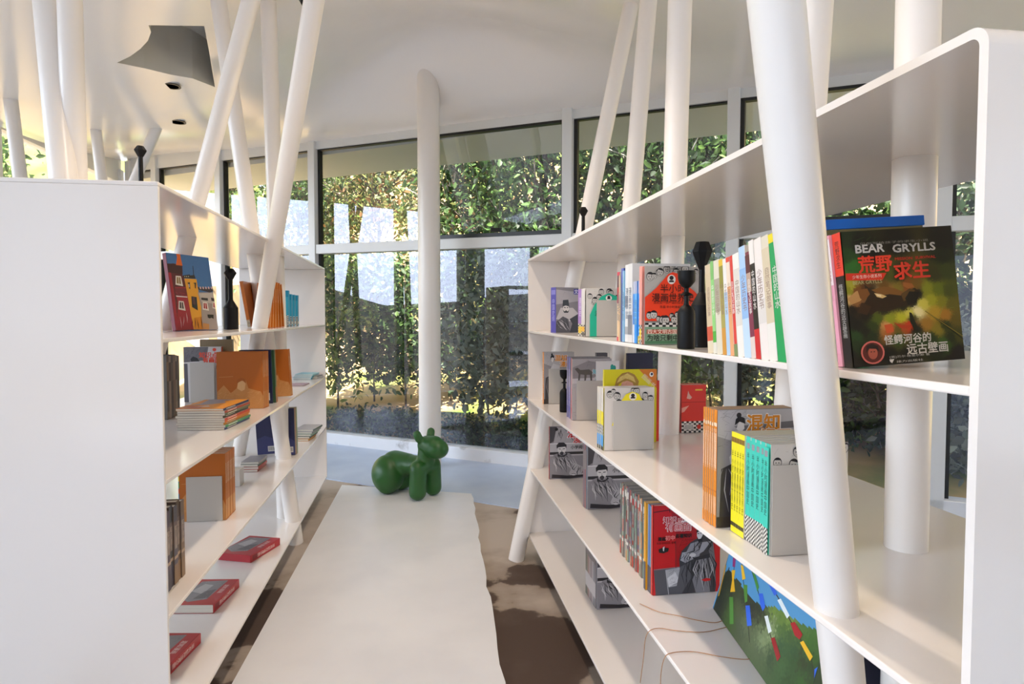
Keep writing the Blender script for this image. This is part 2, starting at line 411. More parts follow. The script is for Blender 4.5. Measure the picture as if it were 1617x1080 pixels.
# ------------------------------------------------------------------ bookshelves
def shelf(label, x0, x1, y0, y1, zs, side):
    t = thing('bookshelf', label, 'bookshelf', (0, 0, 0), 'white steel bookshelves along the walkway')
    th = .011
    rc = .022 if side == 1 else 0
    for k, z in enumerate(zs):
        m = MB(); m.box((x0, y0 + (.011 if k else rc), z - th), (x1, y1 - (.011 if k else 0), z)); m.build('shelf_board', M['white'], t, bevel=0 if (rc and not k) else .002)
    for y in (y0, y1 - .011):
        m = MB(); m.box((x0, y, zs[-1] - th), (x1, y + .011, zs[0] - (max(th, rc) if y == y0 else th))); m.build('end_panel', M['white'], t, bevel=0 if rc else .002)
    if rc:      # rounded corner joining the near end panel to the top board
        m = MB(); n = 8; cy, cz = y0 + rc, zs[0] - rc; P = []
        for i in range(n + 1):
            a = math.pi / 2 * i / n; P.append(((cy - rc * math.cos(a), cz + rc * math.sin(a)), (cy - (rc - th) * math.cos(a), cz + (rc - th) * math.sin(a))))
        for i in range(n):
            (a, b), (c, d) = P[i], P[i + 1]
            m.face([(x0, *a), (x0, *c), (x1, *c), (x1, *a)]); m.face([(x0, *b), (x1, *b), (x1, *d), (x0, *d)])
            m.face([(x0, *a), (x0, *b), (x0, *d), (x0, *c)]); m.face([(x1, *a), (x1, *c), (x1, *d), (x1, *b)])
        m.build('rounded_corner', M['white'], t, smooth=True, angle=40)
    return t
ZR = (1.556, 1.188, .832, .481, .127)
ZL = (1.60, 1.204, .838, .483, .130)
shelf('white steel bookshelf on the right of the walkway with comics and a survival novel', .566, 1.15, .567, 3.245, ZR, 1)
shelf('white steel bookshelf on the left of the walkway with a large plain end panel', -1.215, -.645, 1.722, 4.61, ZL, -1)

# ------------------------------------------------------------------ steel tubes
def tube(label, p, q, d, z0=None, z1=None, name='steel_pole'):
    """a straight tube through points p and q, run from z0 to z1"""
    p, q = Vector(p), Vector(q); dr = q - p
    z0 = 0 if z0 is None else z0
    a = p + dr * ((z0 - p.z) / dr.z)
    if z1 is None:
        b = p + dr * ((2.8 - p.z) / dr.z); 
        for _ in range(6): b = p + dr * ((z_ceil(b.x, b.y) + .03 - p.z) / dr.z)
    else: b = p + dr * ((z1 - p.z) / dr.z)
    m = MB(); o = Vector((a.x, a.y, 0)); ob = None
    m.tube([a, b], d / 2, 32)
    ob = m.build(name, M['tube'], smooth=True, angle=40); ob['kind'] = 'thing'
    return tag(ob, label, 'pole', 'white steel tubes')
G = 'white steel tubes'
tube('slanted white tube standing on the floor at the far end of the right bookshelf', at_z(816, 878, .02), at_z(992, 28, 2.8), .08)
tube('slanted white tube rising behind the far end of the right bookshelf, second from its end', at_x(977, 560, .92), at_z(1024, 0, 2.72), .08)
tube('upright white tube through the middle of the right bookshelf behind the red history comic', at_z(1054, 684, .832), at_y(1074, 0, at_z(1054, 684, .832).y - .08), .082)
tube('thick white tube leaning towards the viewer in front of the right bookshelf', at_z(1321, 962, .832), at_plane(1225, 0, Vector((0, .667, 0)), Vector((0, 1, 0))), .060)
tube('slanted white tube half hidden behind the thick leaning tube', at_x(1278, 170, .86), at_x(1289, 0, .86), .07)
pt5 = at_z(1430, 864, .832)
tube('upright white tube behind the survival novel, nearest the right end panel', pt5, pt5 + Vector((-.002, 0, 1)), .072)
tube('slanted white tube crossing the near part of the left bookshelf, by the house painting', at_x(257, 520, -1.06), at_x(396, 0, -.66), .068)
tube('slanted white tube in front of the left bookshelf, leaning right towards the ceiling', Vector((-.76, 3.22, 1.204)), at_x(496, 0, -.36), .072)
tube('slanted white tube leaning left, its foot under the left bookshelf', at_z(467, 855, .01), at_x(345, 0, -1.0), .080)
pd = at_z(425, 46, 2.8)
tube('upright white tube inside the left bookshelf, behind the crossing tubes', pd, pd + Vector((.01, .03, -1)), .082)
tube('broad slanted white tube on the near left, left of the upright one', at_x(101, 290, -1.10), at_x(74, 0, -1.19), .080)
pf = at_x(119, 293, -1.09)
tube('upright white tube on the near left, behind the plain end panel', pf, pf + Vector((-.003, 0, 1)), .070)
pg = at_z(17, 160, 2.8); ph = at_z(33, 290, 1.8)
def far_tube(label, top, bot, d):
    p = at_z(*top, 2.8); n = Vector((math.sin(YAW), math.cos(YAW), 0)); tube(label, p, at_plane(*bot, p, n), d)
far_tube('distant white tube at the far left edge before the grass slope', (17, 160), (33, 290), .09)
far_tube('distant thin white tube just right of the upright near tube', (152, 210), (162, 297), .085)
far_tube('distant grey-white tube leaning right behind the dark bottle', (243, 212), (208, 297), .085)
pc = Vector((.096, 5.34, 0))
cm = MB(); cm.tube([pc, Vector((.096, 5.34, 3.5))], .092, 48)
rcol = cm.build('round_column', M['tube'], smooth=True, angle=40); rcol['kind'] = 'thing'
tag(rcol, 'thick round white column in front of the windows behind the green dog', 'column')

# ------------------------------------------------------------------ the garden outside
def vnoise(x, y): return .5 * math.sin(x * 1.3 + 2 * math.sin(y * .7)) + .5 * math.sin(y * 1.7 + 1.6 * math.sin(x * .9))
def ground_z(x, y):
    p = Vector((x, y, 0)) - B0; d = p.dot(WN)
    if d < .15: return -.04
    z = -.04 + .10 * min(d, 4) + .62 * max(0, d - 4.2) ** 1.05
    return z + .12 * vnoise(x * .8, y * .8) * min(1, max(0, d - 1))
def build_outside():
    mb = MB(); n0, n1 = 46, 40
    ss = [-16 + 34 * i / n0 for i in range(n0 + 1)]; dd = [.1 + 26 * (j / n1) ** 1.6 for j in range(n1 + 1)]
    for s_ in ss:
        for d in dd:
            p = wp(s_, d, 0); mb.v.append((p.x, p.y, ground_z(p.x, p.y)))
    for i in range(n0):
        for j in range(n1):
            a = i * (n1 + 1) + j; mb.f.append((a, a + n1 + 1, a + n1 + 2, a + 1)); mb.c.append((1, 1, 1, 1))
    struct(mb.build('ground_hillside', M['earth'], smooth=True), 'sunlit tan hillside behind the trees')
    g = MB(); n = 30
    for i in range(n + 1):
        for j in range(n + 1):
            x = -3.7 - 20 * i / n; y = 6.6 + 16 * j / n
            z = -.06 + min(7, .85 * max(0, y - 7.2)) * min(1, (-3.6 - x) / 2.0) + .1 * vnoise(x, y) * min(1, (-3.7 - x))
            g.v.append((x, y, z))
    for i in range(n):
        for j in range(n):
            a = i * (n + 1) + j; g.f.append((a, a + 1, a + n + 2, a + n + 1)); g.c.append((1, 1, 1, 1))
    struct(g.build('ground_lawn', M['grass'], smooth=True), 'tan bank with green grass higher up, seen through the far left windows')
    g = MB()
    for i in range(n + 1):
        for j in range(n + 1):
            x = -3.62 - 40 * i / n; y = -24 + 31 * j / n; k = min(1, max(0, (-x - 13) / 16))
            g.v.append((x, y, -.06 + (2.5 + .6 * math.sin(y * .23) + .3 * math.sin(y * .7)) * k * k * (3 - 2 * k)))
    for i in range(n):
        for j in range(n):
            a = i * (n + 1) + j; g.f.append((a, a + 1, a + n + 2, a + n + 1)); g.c.append((1, 1, 1, 1))
    struct(g.build('ground_forecourt', M['forecourt'], smooth=True))
build_outside()
PAL = {'dark': ('#2f4a2c', '#3c5a36', '#4a6a40', '#5c7c4c', '#2a3f2e'),
       'mid': ('#3f6429', '#55802f', '#2f4d24', '#6b9438', '#4c6d2d', '#324f26'),
       'light': ('#6d8f35', '#8fae45', '#567a2c', '#a7bd55', '#4a6c2a', '#3c5a26'),
       'warm': ('#6d7c34', '#8f9345', '#a8783c', '#4f6a2d', '#7d7a36', '#486327', '#3c5426'),
       'grey': ('#7d8d85', '#9aaaa2', '#5d6c65', '#b0c0b8', '#6c7e70'),
       'moss': ('#3c4f1c', '#4f6321', '#2b3a1a', '#66752a')}
def leaves(name, centres, n, size, pal, parent, seed, spread=.16):
    rg = np.random.default_rng(seed); c = np.array(centres, float)
    idx = rg.integers(0, len(c), n); pos = c[idx] + rg.normal(0, spread, (n, 3))
    d = rg.normal(0, 1, (n, 3)); d[:, 2] -= .35; d /= np.linalg.norm(d, axis=1)[:, None]
    u = rg.normal(0, 1, (n, 3)); u[:, 2] += .8; sd = np.cross(d, u); sd /= np.linalg.norm(sd, axis=1)[:, None]; up = np.cross(sd, d)
    L = size * rg.uniform(.55, 1.25, n)[:, None]; w = L * rg.uniform(.20, .3, n)[:, None]
    v = np.stack([pos, pos + d * L * .35 + sd * w + up * w * .3, pos + d * L * .72 + sd * w * .7 + up * w * .15, pos + d * L, pos + d * L * .72 - sd * w * .7 + up * w * .15, pos + d * L * .35 - sd * w + up * w * .3], 1).reshape(-1, 3)
    me = bpy.data.meshes.new(name); nf = n * 2
    me.vertices.add(n * 6); me.vertices.foreach_set('co', v.ravel())
    me.loops.add(nf * 4); me.polygons.add(nf)
    b = np.arange(n)[:, None] * 6; q = np.concatenate([b + np.array([0, 1, 2, 3]), b + np.array([0, 3, 4, 5])], 1).ravel()
    me.loops.foreach_set('vertex_index', q.astype(np.int32)); me.polygons.foreach_set('loop_start', (np.arange(nf) * 4).astype(np.int32))
    me.update(calc_edges=True)
    P = np.array([lin(h) for h in pal]); P[:, :3] = P[:, :3] * .74 + P[:, :3].mean(1)[:, None] * .26; col = P[rg.integers(0, len(P), n)]; col[:, :3] *= rg.uniform(.55, 1.5, n)[:, None]
    at = me.color_attributes.new('Col', 'FLOAT_COLOR', 'POINT'); at.data.foreach_set('color', np.repeat(col, 6, 0).astype(np.float32).ravel())
    me.materials.append(M['leaf']); o = bpy.data.objects.new(name, me); COL.objects.link(o); o.parent = parent; return o
def bezier_pts(a, b, bend, rnd, n=6):
    a, b = Vector(a), Vector(b); off = Vector((rnd.uniform(-1, 1), rnd.uniform(-1, 1), rnd.uniform(-.3, .5))) * bend
    return [a.lerp(b, i / n) + off * math.sin(math.pi * i / n) for i in range(n + 1)]
def plant(kind, label, cat, group, s_, d, h, rad, nl, size, pal, seed, trunk=.02, crown=(.15, 1.0), bark='bark', tips=34, lean=(0, 0)):
    rnd = random.Random(seed); p = wp(s_, d, 0); base = Vector((p.x, p.y, ground_z(p.x, p.y) - .02))
    t = thing(kind, label, cat, base, group)
    m = MB(); ends = []
    top = Vector((lean[0], lean[1], h * .92)); main = bezier_pts((0, 0, 0), top, h * .05, rnd, 8)
    m.tube(main, [trunk * (1 - .8 * i / 8) for i in range(9)], 10)
    for k in range(tips):
        f = crown[0] + (crown[1] - crown[0]) * rnd.random()
        i = min(int(f * 8 * .9), 7); st = main[i]
        a = rnd.uniform(0, 6.283); rr = rad * (.35 + .65 * rnd.random()) * (1 - .45 * abs(2 * f - 1) ** 2)
        e = Vector((top.x * f + math.cos(a) * rr, top.y * f + math.sin(a) * rr, h * f + rnd.uniform(-.05, .22) * rad))
        br = bezier_pts(st, e, rad * .15, rnd, 4); m.tube(br, [max(trunk * .4 * (1 - .75 * j / 4), .003) for j in range(5)], 6)
        ends += [br[-1], br[-1], br[3], br[2].lerp(br[3], .5)]
    m.build('trunk' if cat == 'tree' else 'stems', M[bark], t, smooth=True)
    leaves('foliage', ends, nl, size, PAL[pal], t, seed, spread=rad * .19)
    return t
def build_plants():
    SH = 'shrubs close outside the windows'; TR = 'trees beyond the windows'
    def ps(px, d):        # s along the wall where the photo column px crosses depth d behind the wall
        n = WN; p = at_plane(px, 500, B0 + WN * d, n); return (p - B0).dot(WU)
    shr = [(532, 1.3, 1.75, .55, 2400, .085, 'light', 'yellow-green leafy shrub outside at the left of the pane left of the round column'),
           (590, 1.0, 1.75, .55, 2600, .085, 'dark', 'dark leafy shrub in the middle of the pane left of the round column'),
           (640, 1.5, 1.95, .55, 2400, .09, 'mid', 'green shrub outside against the left edge of the round column'),
           (712, 1.2, 1.7, .5, 2400, .085, 'dark', 'dark shrub outside just right of the round column'),
           (775, .9, 1.75, .55, 3000, .085, 'grey', 'grey-green shrub outside in the middle of the pane right of the round column'),
           (826, 1.4, 2.0, .55, 2600, .09, 'dark', 'dark shrub outside beside the far end of the right bookshelf'),
           (900, 1.3, 1.8, .55, 1800, .09, 'mid', 'shrub outside hidden behind the far end of the right bookshelf'),
           (1010, 1.2, 1.5, .5, 1800, .09, 'mid', 'shrub seen low behind the yellow comics on the right bookshelf'),
           (1125, 1.5, 1.45, .5, 2000, .09, 'mid', 'loose green shrub seen behind the red boxed books'),
           (1185, 1.0, 1.5, .5, 2400, .085, 'grey', 'grey-green shrub seen above the orange comics'),
           (1345, .9, 1.6, .6, 3400, .085, 'grey', 'grey-green shrub seen below the survival novel, left of the upright tube'),
           (1400, 1.5, 1.9, .5, 2400, .085, 'mid', 'green shrub seen right behind the tube by the survival novel'),
           (1510, 1.5, 1.35, .45, 1500, .09, 'mid', 'sparse green shrub right of the survival novel, low in the end pane'),
           (1545, .8, 1.0, .5, 2200, .085, 'grey', 'low grey shrub in the pane beside the right end panel'),
           (1590, 1.8, 2.3, .7, 2600, .09, 'dark', 'dark shrub behind the right end panel')]
    for i, (px, d, h, r, n, sz, pal, lab) in enumerate(shr):
        d = d + (.15, 1.15, .6, 1.3, .2, 1.2, .5)[i % 7]
        plant('shrub', lab, 'shrub', SH, ps(px, d), d, h * 1.08, r * 1.1, int(n * (.95 if i < 10 else 1.6)), sz * 1.15, pal, 10 + i, .014, (.20 if i < 10 else .02, 1.0), tips=34 if i < 10 else 60)
    tre = [(300, 5.0, 4.6, 1.5, 2600, .11, 'light', 'bark', 'pale green tree on the slope beyond the far left panes'),
           (385, 3.6, 4.2, 1.3, 4200, .10, 'mid', 'bark', 'green tree outside between the tubes over the left bookshelf'),
           (455, 4.4, 5.0, 1.5, 4600, .10, 'light', 'bark', 'yellow-green tree outside above the far end of the left bookshelf'),
           (535, 4.0, 4.4, 1.3, 4600, .09, 'warm', 'bark', 'yellowing tree behind the upper pane left of the round column'),
           (632, 2.6, 4.6, 1.1, 3600, .09, 'warm', 'palebark', 'pale-trunked tree beside the left edge of the round column'),
           (735, 3.2, 4.4, 1.3, 5600, .10, 'mid', 'bark', 'green tree filling the upper pane right of the round column'),
           (815, 2.2, 4.4, 1.2, 5400, .095, 'mid', 'bark', 'dark-trunked green tree left of the white mullion'),
           (935, 2.8, 4.6, 1.3, 5000, .10, 'mid', 'bark', 'green tree outside behind the two slanted tubes on the right'),
           (1030, 2.5, 4.9, 1.2, 5200, .10, 'mid', 'palebark', 'grey-trunked tree outside left of the upright tube'),
           (1130, 2.7, 4.5, 1.3, 5400, .10, 'mid', 'bark', 'dense green tree outside right of the upright tube'),
           (1500, 2.8, 4.4, 1.3, 4200, .10, 'dark', 'bark', 'dark tree seen right of the survival novel')]
    for i, (px, d, h, r, n, sz, pal, bark, lab) in enumerate(tre):
        plant('tree', lab, 'tree', TR, ps(px, d), d + 1.2, h, r * 1.05, int(n * 1.15), sz * 1.15, pal, 60 + i, .055, (.36, 1.0), bark, 60, lean=(.25 * math.sin(i * 2.1), .2 * math.cos(i * 1.3)))
    # low mossy hedge along the window foot
    for j, (p0, p1, lab, pal) in enumerate(((517, 655, 'low mossy hedge along the sill left of the round column', 'moss'), (690, 845, 'low dark ground cover along the sill right of the round column', 'dark'))):
        a, b = ps(p0, .5), ps(p1, .5); t = thing('low_hedge', lab, 'hedge', wp((a + b) / 2, .55, 0), 'low planting at the window foot')
        rnd = random.Random(j); c = []
        for k in range(160):
            q = wp(a + (b - a) * rnd.random(), .3 + .6 * rnd.random(), .02 + .2 * rnd.random()) - t.location; c.append(q)
        leaves('foliage', c, 3600, .05, PAL[pal], t, 5 + j, .04)
    # shrubs on the grass slope at the far left
    for i, (x, y, z, r) in enumerate(((-9.6, 12.6, 3.2, 1.0), (-8.2, 12.9, 3.6, 1.1), (-11.6, 12.2, 3.2, 1.2), (-6.8, 11.6, 2.6, .9))):
        t = thing('shrub', 'bushy shrub on the crest of the far left grass slope, %s' % ('left of its tallest neighbour', 'the tallest', 'nearest the frame edge', 'nearest the window corner')[i], 'shrub', (x, y, z), 'shrubs on the grass slope')
        rnd = random.Random(i); c = [Vector((rnd.gauss(0, r*.5), rnd.gauss(0, r*.5), .3 + abs(rnd.gauss(0, r*.5)))) for k in range(60)]
        m = MB(); m.tube([(0, 0, -.2), (0, 0, .8)], [.05, .02], 8); m.build('stems', M['bark'], t)
        leaves('foliage', c, 2200, .14, PAL['mid'], t, 300 + i, .2)
build_plants()

# ------------------------------------------------------------------ books
class Art:
    """flat print on the front (facing the reader) and the spine of a book; coordinates 0..1 across and up"""
    def __init__(s, root, mtx, w, h, t, side):
        s.root, s.m, s.inv, s.w, s.h, s.t, s.side = root, mtx, mtx.inverted(), w, h, t, side
        s.mb = MB(); s.ms = MB(); s.k = 0; s.hold = False; s.texts = []; s.crop = (0, 0, 1)
    def F(s, u, v): return (u * s.w, -.0003 - .00004 * s.k, v * s.h)
    def Sp(s, a, v):
        o = .0003 + .00004 * s.k; return (-o, a * s.t, v * s.h) if s.side == 'L' else (s.w + o, a * s.t, v * s.h)
    def uv(s, px, py):          # where on the printed face does a photo pixel fall
        n = s.m.to_3x3() @ Vector((0, -1, 0)); q = s.inv @ at_plane(px, py, s.m.translation, n); return q.x / s.w, q.z / s.h
    def z(s, a, b): x0, y0, k = s.crop; return s.uv(x0 + a / k, y0 + b / k)
    def zz(s, pts): return [s.z(a, b) for a, b in pts]
    def poly(s, col, pts, clip=True):
        if clip: pts = [(min(max(u, 0), 1), min(max(v, 0), 1)) for u, v in pts]
        s.mb.face([s.F(u, v) for u, v in pts], col); s.k += 1
    def zpoly(s, col, pts): s.poly(col, s.zz(pts))
    def rect(s, col, u0, v0, u1, v1): s.poly(col, [(u0, v0), (u1, v0), (u1, v1), (u0, v1)])
    def ell(s, col, u, v, ru, rv, n=22): s.poly(col, [(u + ru * math.cos(6.2832 * i / n), v + rv * math.sin(6.2832 * i / n)) for i in range(n)])
    def line(s, col, pts, wd, taper=False):
        """stroke of width wd (fraction of the cover width) along pts"""
        asp = s.w / s.h
        for i in range(len(pts) - 1):
            (a, b), (c, d) = pts[i], pts[i + 1]; dx, dy = (c - a), (d - b) / asp; l = math.hypot(dx, dy) or 1
            nx, ny = -dy / l * wd / 2, dx / l * wd / 2 * asp
            e = .15 if (taper and i == len(pts) - 2) else 1; f = .15 if (taper and i == 0) else 1
            s.mb.face([s.F(*[min(max(q, 0), 1) for q in p]) for p in ((a + nx * f, b + ny * f), (c + nx * e, d + ny * e), (c - nx * e, d - ny * e), (a - nx * f, b - ny * f))], col)
        s.k += .06 if s.hold else 1
    def checker(s, c0, c1, u0, v0, u1, v1, nu, nv):
        s.rect(c0, u0, v0, u1, v1)
        for i in range(nu):
            for j in range(nv):
                if (i + j) % 2: s.mb.face([s.F(u0 + (u1-u0) * a / nu, v0 + (v1-v0) * b / nv) for a, b in ((i, j), (i+1, j), (i+1, j+1), (i, j+1))], c1)
        s.k += 1
    def paint(s, samples, nx=44, ny=58, wob=.02, seed=1, power=3.2):
        """blended picture: colours interpolated from (u, v, hex) samples, with brushy displacement"""
        rnd = random.Random(seed); S_ = [(u, v, lin(c)) for u, v, c in samples]
        for i in range(nx):
            for j in range(ny):
                u, v = (i + .5) / nx + rnd.gauss(0, wob), (j + .5) / ny + rnd.gauss(0, wob); tot = 0; c = [0, 0, 0]
                for a, b, q in S_:
                    wgt = ((a - u) ** 2 + ((b - v) * 1.2) ** 2 + 1e-4) ** (-power / 2); tot += wgt
                    for k in range(3): c[k] += wgt * q[k]
                s.mb.v += [s.F(x / nx, y / ny) for x, y in ((i, j), (i+1, j), (i+1, j+1), (i, j+1))]; n = len(s.mb.v)
                s.mb.f.append((n-4, n-3, n-2, n-1)); s.mb.c.append((c[0]/tot, c[1]/tot, c[2]/tot, 1))
        s.k += 1
    def srect(s, col, a0, v0, a1, v1): s.ms.face([s.Sp(a0, v0), s.Sp(a1, v0), s.Sp(a1, v1), s.Sp(a0, v1)], col); s.k += 1
    def schecker(s, c0, c1, v0, v1, na, nv):
        s.srect(c0, .04, v0, .96, v1)
        for i in range(na):
            for j in range(nv):
                if (i + j) % 2: s.ms.face([s.Sp(a, v) for a, v in ((i/na, v0+(v1-v0)*j/nv), ((i+1)/na, v0+(v1-v0)*j/nv), ((i+1)/na, v0+(v1-v0)*(j+1)/nv), (i/na, v0+(v1-v0)*(j+1)/nv))], c1)
        s.k += 1
    def text(s, txt, col, u, v, width=None, height=None, bold=0.0, rot=0.0, line=1.0):
        """letters centred at (u, v); width/height as fractions of the cover"""
        a, f, size = text_mesh(txt, 0, line=line)
        sx = width * s.w / size[0] if width else None; sz = height * s.h / size[1] if height else None
        if sx is None: sx = sz
        if sz is None: sz = sx
        c, d = math.cos(rot), math.sin(rot); y = -.0003 - .00004 * (s.k + 1)
        sh = [(0, 0)] if not bold else [(bold * math.cos(k * 1.0472), bold * math.sin(k * 1.0472)) for k in range(6)]
        for n_, (ex, eq) in enumerate(sh):
            s.texts.append(([(u * s.w + sx * (x + ex) * c - sz * (q + eq) * d, y - 6e-6 * n_, v * s.h + sx * (x + ex) * d + sz * (q + eq) * c) for x, q in a], f, col))
        s.k += 1
    def stext(s, txt, col, v, height=None, frac=.5, bold=0.0):
        """characters stacked down the spine, centred at height v"""
        a, f, size = text_mesh('\n'.join(txt), bold, line=.95)
        sz = height * s.h / size[1]; sx = min(frac * s.t / size[0], sz * 1.2)
        sg = 1 if s.side == 'L' else -1
        o = .0003 + .00004 * (s.k + 1); X = -o if s.side == 'L' else s.w + o
        s.texts.append(([(X, s.t / 2 - sg * sx * x, v * s.h + sz * q) for x, q in a], f, col, 1)); s.k += 1
    def finish(s):
        if s.mb.f: s.mb.build('cover_print', M['ink'], s.root, colours=True)
        if s.ms.f: s.ms.build('spine_print', M['ink'], s.root, colours=True)
        for nm, sel in (('title_lettering', [t for t in s.texts if len(t) == 3]), ('spine_lettering', [t for t in s.texts if len(t) == 4])):
            if not sel: continue
            m = MB()
            for t in sel:
                k = len(m.v); m.v += t[0]; c = lin(t[2])
                for f in t[1]: m.f.append(tuple(i + k for i in f)); m.c.append(c)
            m.build(nm, M['ink'], s.root, colours=True)
BOOKS = 0
def book(label, P, w, h, t, cover='#999999', spine=None, side='L', yaw=0, lean=0, tip=0, art=None, group=None, name='book', cat='book', back=None, pages=True):
    """P is the lower left corner of the face the reader sees; thickness runs away from the reader"""
    global BOOKS; BOOKS += 1
    spine = spine or cover; back = back or cover
    rot = Matrix.Rotation(R(yaw), 4, 'Z') @ Matrix.Rotation(R(tip), 4, 'X') @ Matrix.Rotation(R(lean), 4, 'Y')
    mtx = Matrix.Translation(P) @ rot
    t_ = thing(name, label, cat, P, group); t_.rotation_euler = rot.to_euler()
    c = .0011 if t > .004 else t * .25; m = MB()
    m.box((0, 0, 0), (w, c, h), cover); m.box((0, t - c, 0), (w, t, h), back)
    if side == 'L': m.box((0, c, 0), (c, t - c, h), spine)
    else: m.box((w - c, c, 0), (w, t - c, h), spine)
    cov = m.build('cover', M['print'], t_, colours=True)
    g = MB(); e = .0015
    g.box((c if side == 'L' else .001, c, e), (w - .001 if side == 'L' else w - c, t - c, h - e)); g.build('page_block', M['pages'], t_)
    if art:
        A = Art(cov, mtx, w, h, t, side); art(A); A.finish()
    return t_
def bookend(label, P, w, h, yaw=0, depth=.11):
    """L-shaped steel plate: upright face towards the reader, foot running back under the books"""
    t = thing('bookend', label, 'bookend', P, 'grey steel bookends', rot=(0, 0, R(yaw)))
    m = MB(); m.box((0, -.0016, 0), (w, 0, h)); m.build('upright_plate', M['grey'], t, bevel=.0006)
    m = MB(); m.box((0, 0, 0), (w, depth, .0008)); m.build('foot_plate', M['grey'], t)
    return t
def hz(px, py, P): return at_y(px, py, P.y).z - P.z
def wx(px, py, P): return at_y(px, py, P.y).x - P.x
def on(px, py, z, x=None):
    """a point on a board: by its pixel on the board, or by the column px at depth x"""
    p = at_z(px, py, z) if x is None else at_x(px, py, x); p.z = z + .0012; return p
ORD = ('first', 'second', 'third', 'fourth', 'fifth', 'sixth', 'seventh', 'eighth', 'ninth', 'tenth', 'eleventh', 'twelfth', 'thirteenth', 'fourteenth', 'fifteenth', 'sixteenth', 'seventeenth', 'eighteenth', 'nineteenth', 'twentieth', '21st', '22nd', '23rd', '24th', '25th', '26th')

# ---- cover designs
INK, PAPER = '#1c1a1f', '#b9b4b6'
def folds(A, col, pts, n, wd, seed):
    """drapery strokes from one edge polyline to another"""
    rnd = random.Random(seed); (a, b, c, d) = pts; A.hold = True
    for i in range(n):
        f = min(max((i + rnd.gauss(.5, .9)) / n, 0), 1)
        p = (a[0] + (b[0]-a[0]) * f, a[1] + (b[1]-a[1]) * f); q = (c[0] + (d[0]-c[0]) * f, c[1] + (d[1]-c[1]) * f)
        e = rnd.uniform(.45, 1); q = (p[0] + (q[0]-p[0]) * e + rnd.uniform(-.06, .06), p[1] + (q[1]-p[1]) * e); m = ((p[0]+q[0])/2 + rnd.uniform(-.07, .07), (p[1]+q[1])/2 + rnd.uniform(-.04, .04)); A.line(col, [p, m, q], wd * rnd.uniform(.5, 1.3), True)
    A.hold = False; A.k += 1
def hatch(A, col, u0, v0, u1, v1, n, wd, seed):
    rnd = random.Random(seed); A.hold = True
    for i in range(n):
        u, v = rnd.uniform(u0, u1), rnd.uniform(v0, v1); a = rnd.uniform(-.5, 1.2); l = rnd.uniform(.03, .12)
        A.line(col, [(u, v), (min(u + l * math.cos(a), u1), min(max(v + l * math.sin(a), v0), v1))], wd * rnd.uniform(.5, 1.4), True)
def general(A, spine_red=True, title=('混知', '漫画')):
    """grey ink-drawn official with folded hands under a red logo"""
    A.rect('#8d888c', 0, 0, 1, 1)
    A.poly('#4a464b', [(0, 1), (.18, 1), (.1, .72), (0, .68)])
    A.poly('#aaa5a8', [(.18, .98), (.34, .98), (.6, .72), (.56, .68), (.1, .68), (.14, .86)])
    A.poly('#6a666b', [(.4, 1), (1, 1), (1, .8), (.62, .72)])
    folds(A, '#3a363b', ((.2, .95), (.4, .95), (.1, .69), (.55, .69)), 7, .018, 2)
    A.ell(INK, .17, .95, .045, .03)
    A.rect('#b8b3b5', .0, .44, 1, .67); A.line('#e6e2e2', [(0, .675), (1, .675)], .016)
    A.rect('#2b282c', .0, .465, .95, .515)
    A.poly('#8b868a', [(.0, .38), (.12, .47), (.28, .505), (.5, .49), (.7, .36), (.9, .2), (.95, .0), (.06, 0), (.0, .12)])
    folds(A, INK, ((.1, .45), (.5, .47), (.3, .08), (.75, .12)), 13, .020, 5); folds(A, '#cdc8ca', ((.08, .40), (.6, .42), (.2, .1), (.85, .16)), 9, .018, 6)
    A.poly('#b5b0b3', [(.62, .3), (.85, .22), (.92, .02), (.55, .02), (.5, .1)]); folds(A, INK, ((.62, .28), (.9, .2), (.52, .05), (.85, .03)), 8, .02, 8)
    A.poly('#2a262b', [(.05, .02), (.5, .0), (.95, .03), (.9, .07), (.45, .06), (.06, .09)])
    A.ell('#c9c4c5', .62, .085, .07, .03); A.line(INK, [(.56, .09), (.62, .1), (.68, .08)], .012)
    A.poly('#d9d4d2', [(.2, .55), (.22, .62), (.4, .62), (.42, .55), (.37, .48), (.3, .465), (.24, .49)])       # face
    A.poly('#2a272c', [(.18, .58), (.17, .64), (.23, .695), (.36, .695), (.43, .65), (.43, .58), (.4, .615), (.22, .605)])  # cap
    A.poly('#39353a', [(.25, .5), (.31, .525), (.37, .5), (.33, .45), (.29, .45)]); A.poly(INK, [(.2, .5), (.24, .46), (.3, .44), (.4, .46), (.43, .5), (.46, .47), (.36, .42), (.2, .43)])
    A.line(INK, [(.23, .575), (.285, .57)], .016); A.line(INK, [(.33, .57), (.39, .577)], .016); A.line('#6a6668', [(.31, .56), (.305, .525)], .01)
    A.ell('#c4141c', .95, .14, .07, .08)
    hatch(A, '#5a565b', 0, .7, .55, 1, 22, .008, 3)
    if title:
        A.text(title[0], '#e8e0e0', .69, .87, width=.5, bold=.035); A.text(title[0], '#cf1420', .69, .87, width=.46, bold=.02)
        A.text(title[1], '#e8e0e0', .8, .75, width=.42, bold=.035); A.text(title[1], '#cf1420', .8, .75, width=.39, bold=.02)
        A.text('小学阅读', INK, .74, .60, width=.40, bold=.02)
    if spine_red: A.srect('#b8232a', 0, 0, 1, 1); A.stext('混知漫画小学', '#e9dcd8', .55, .6)
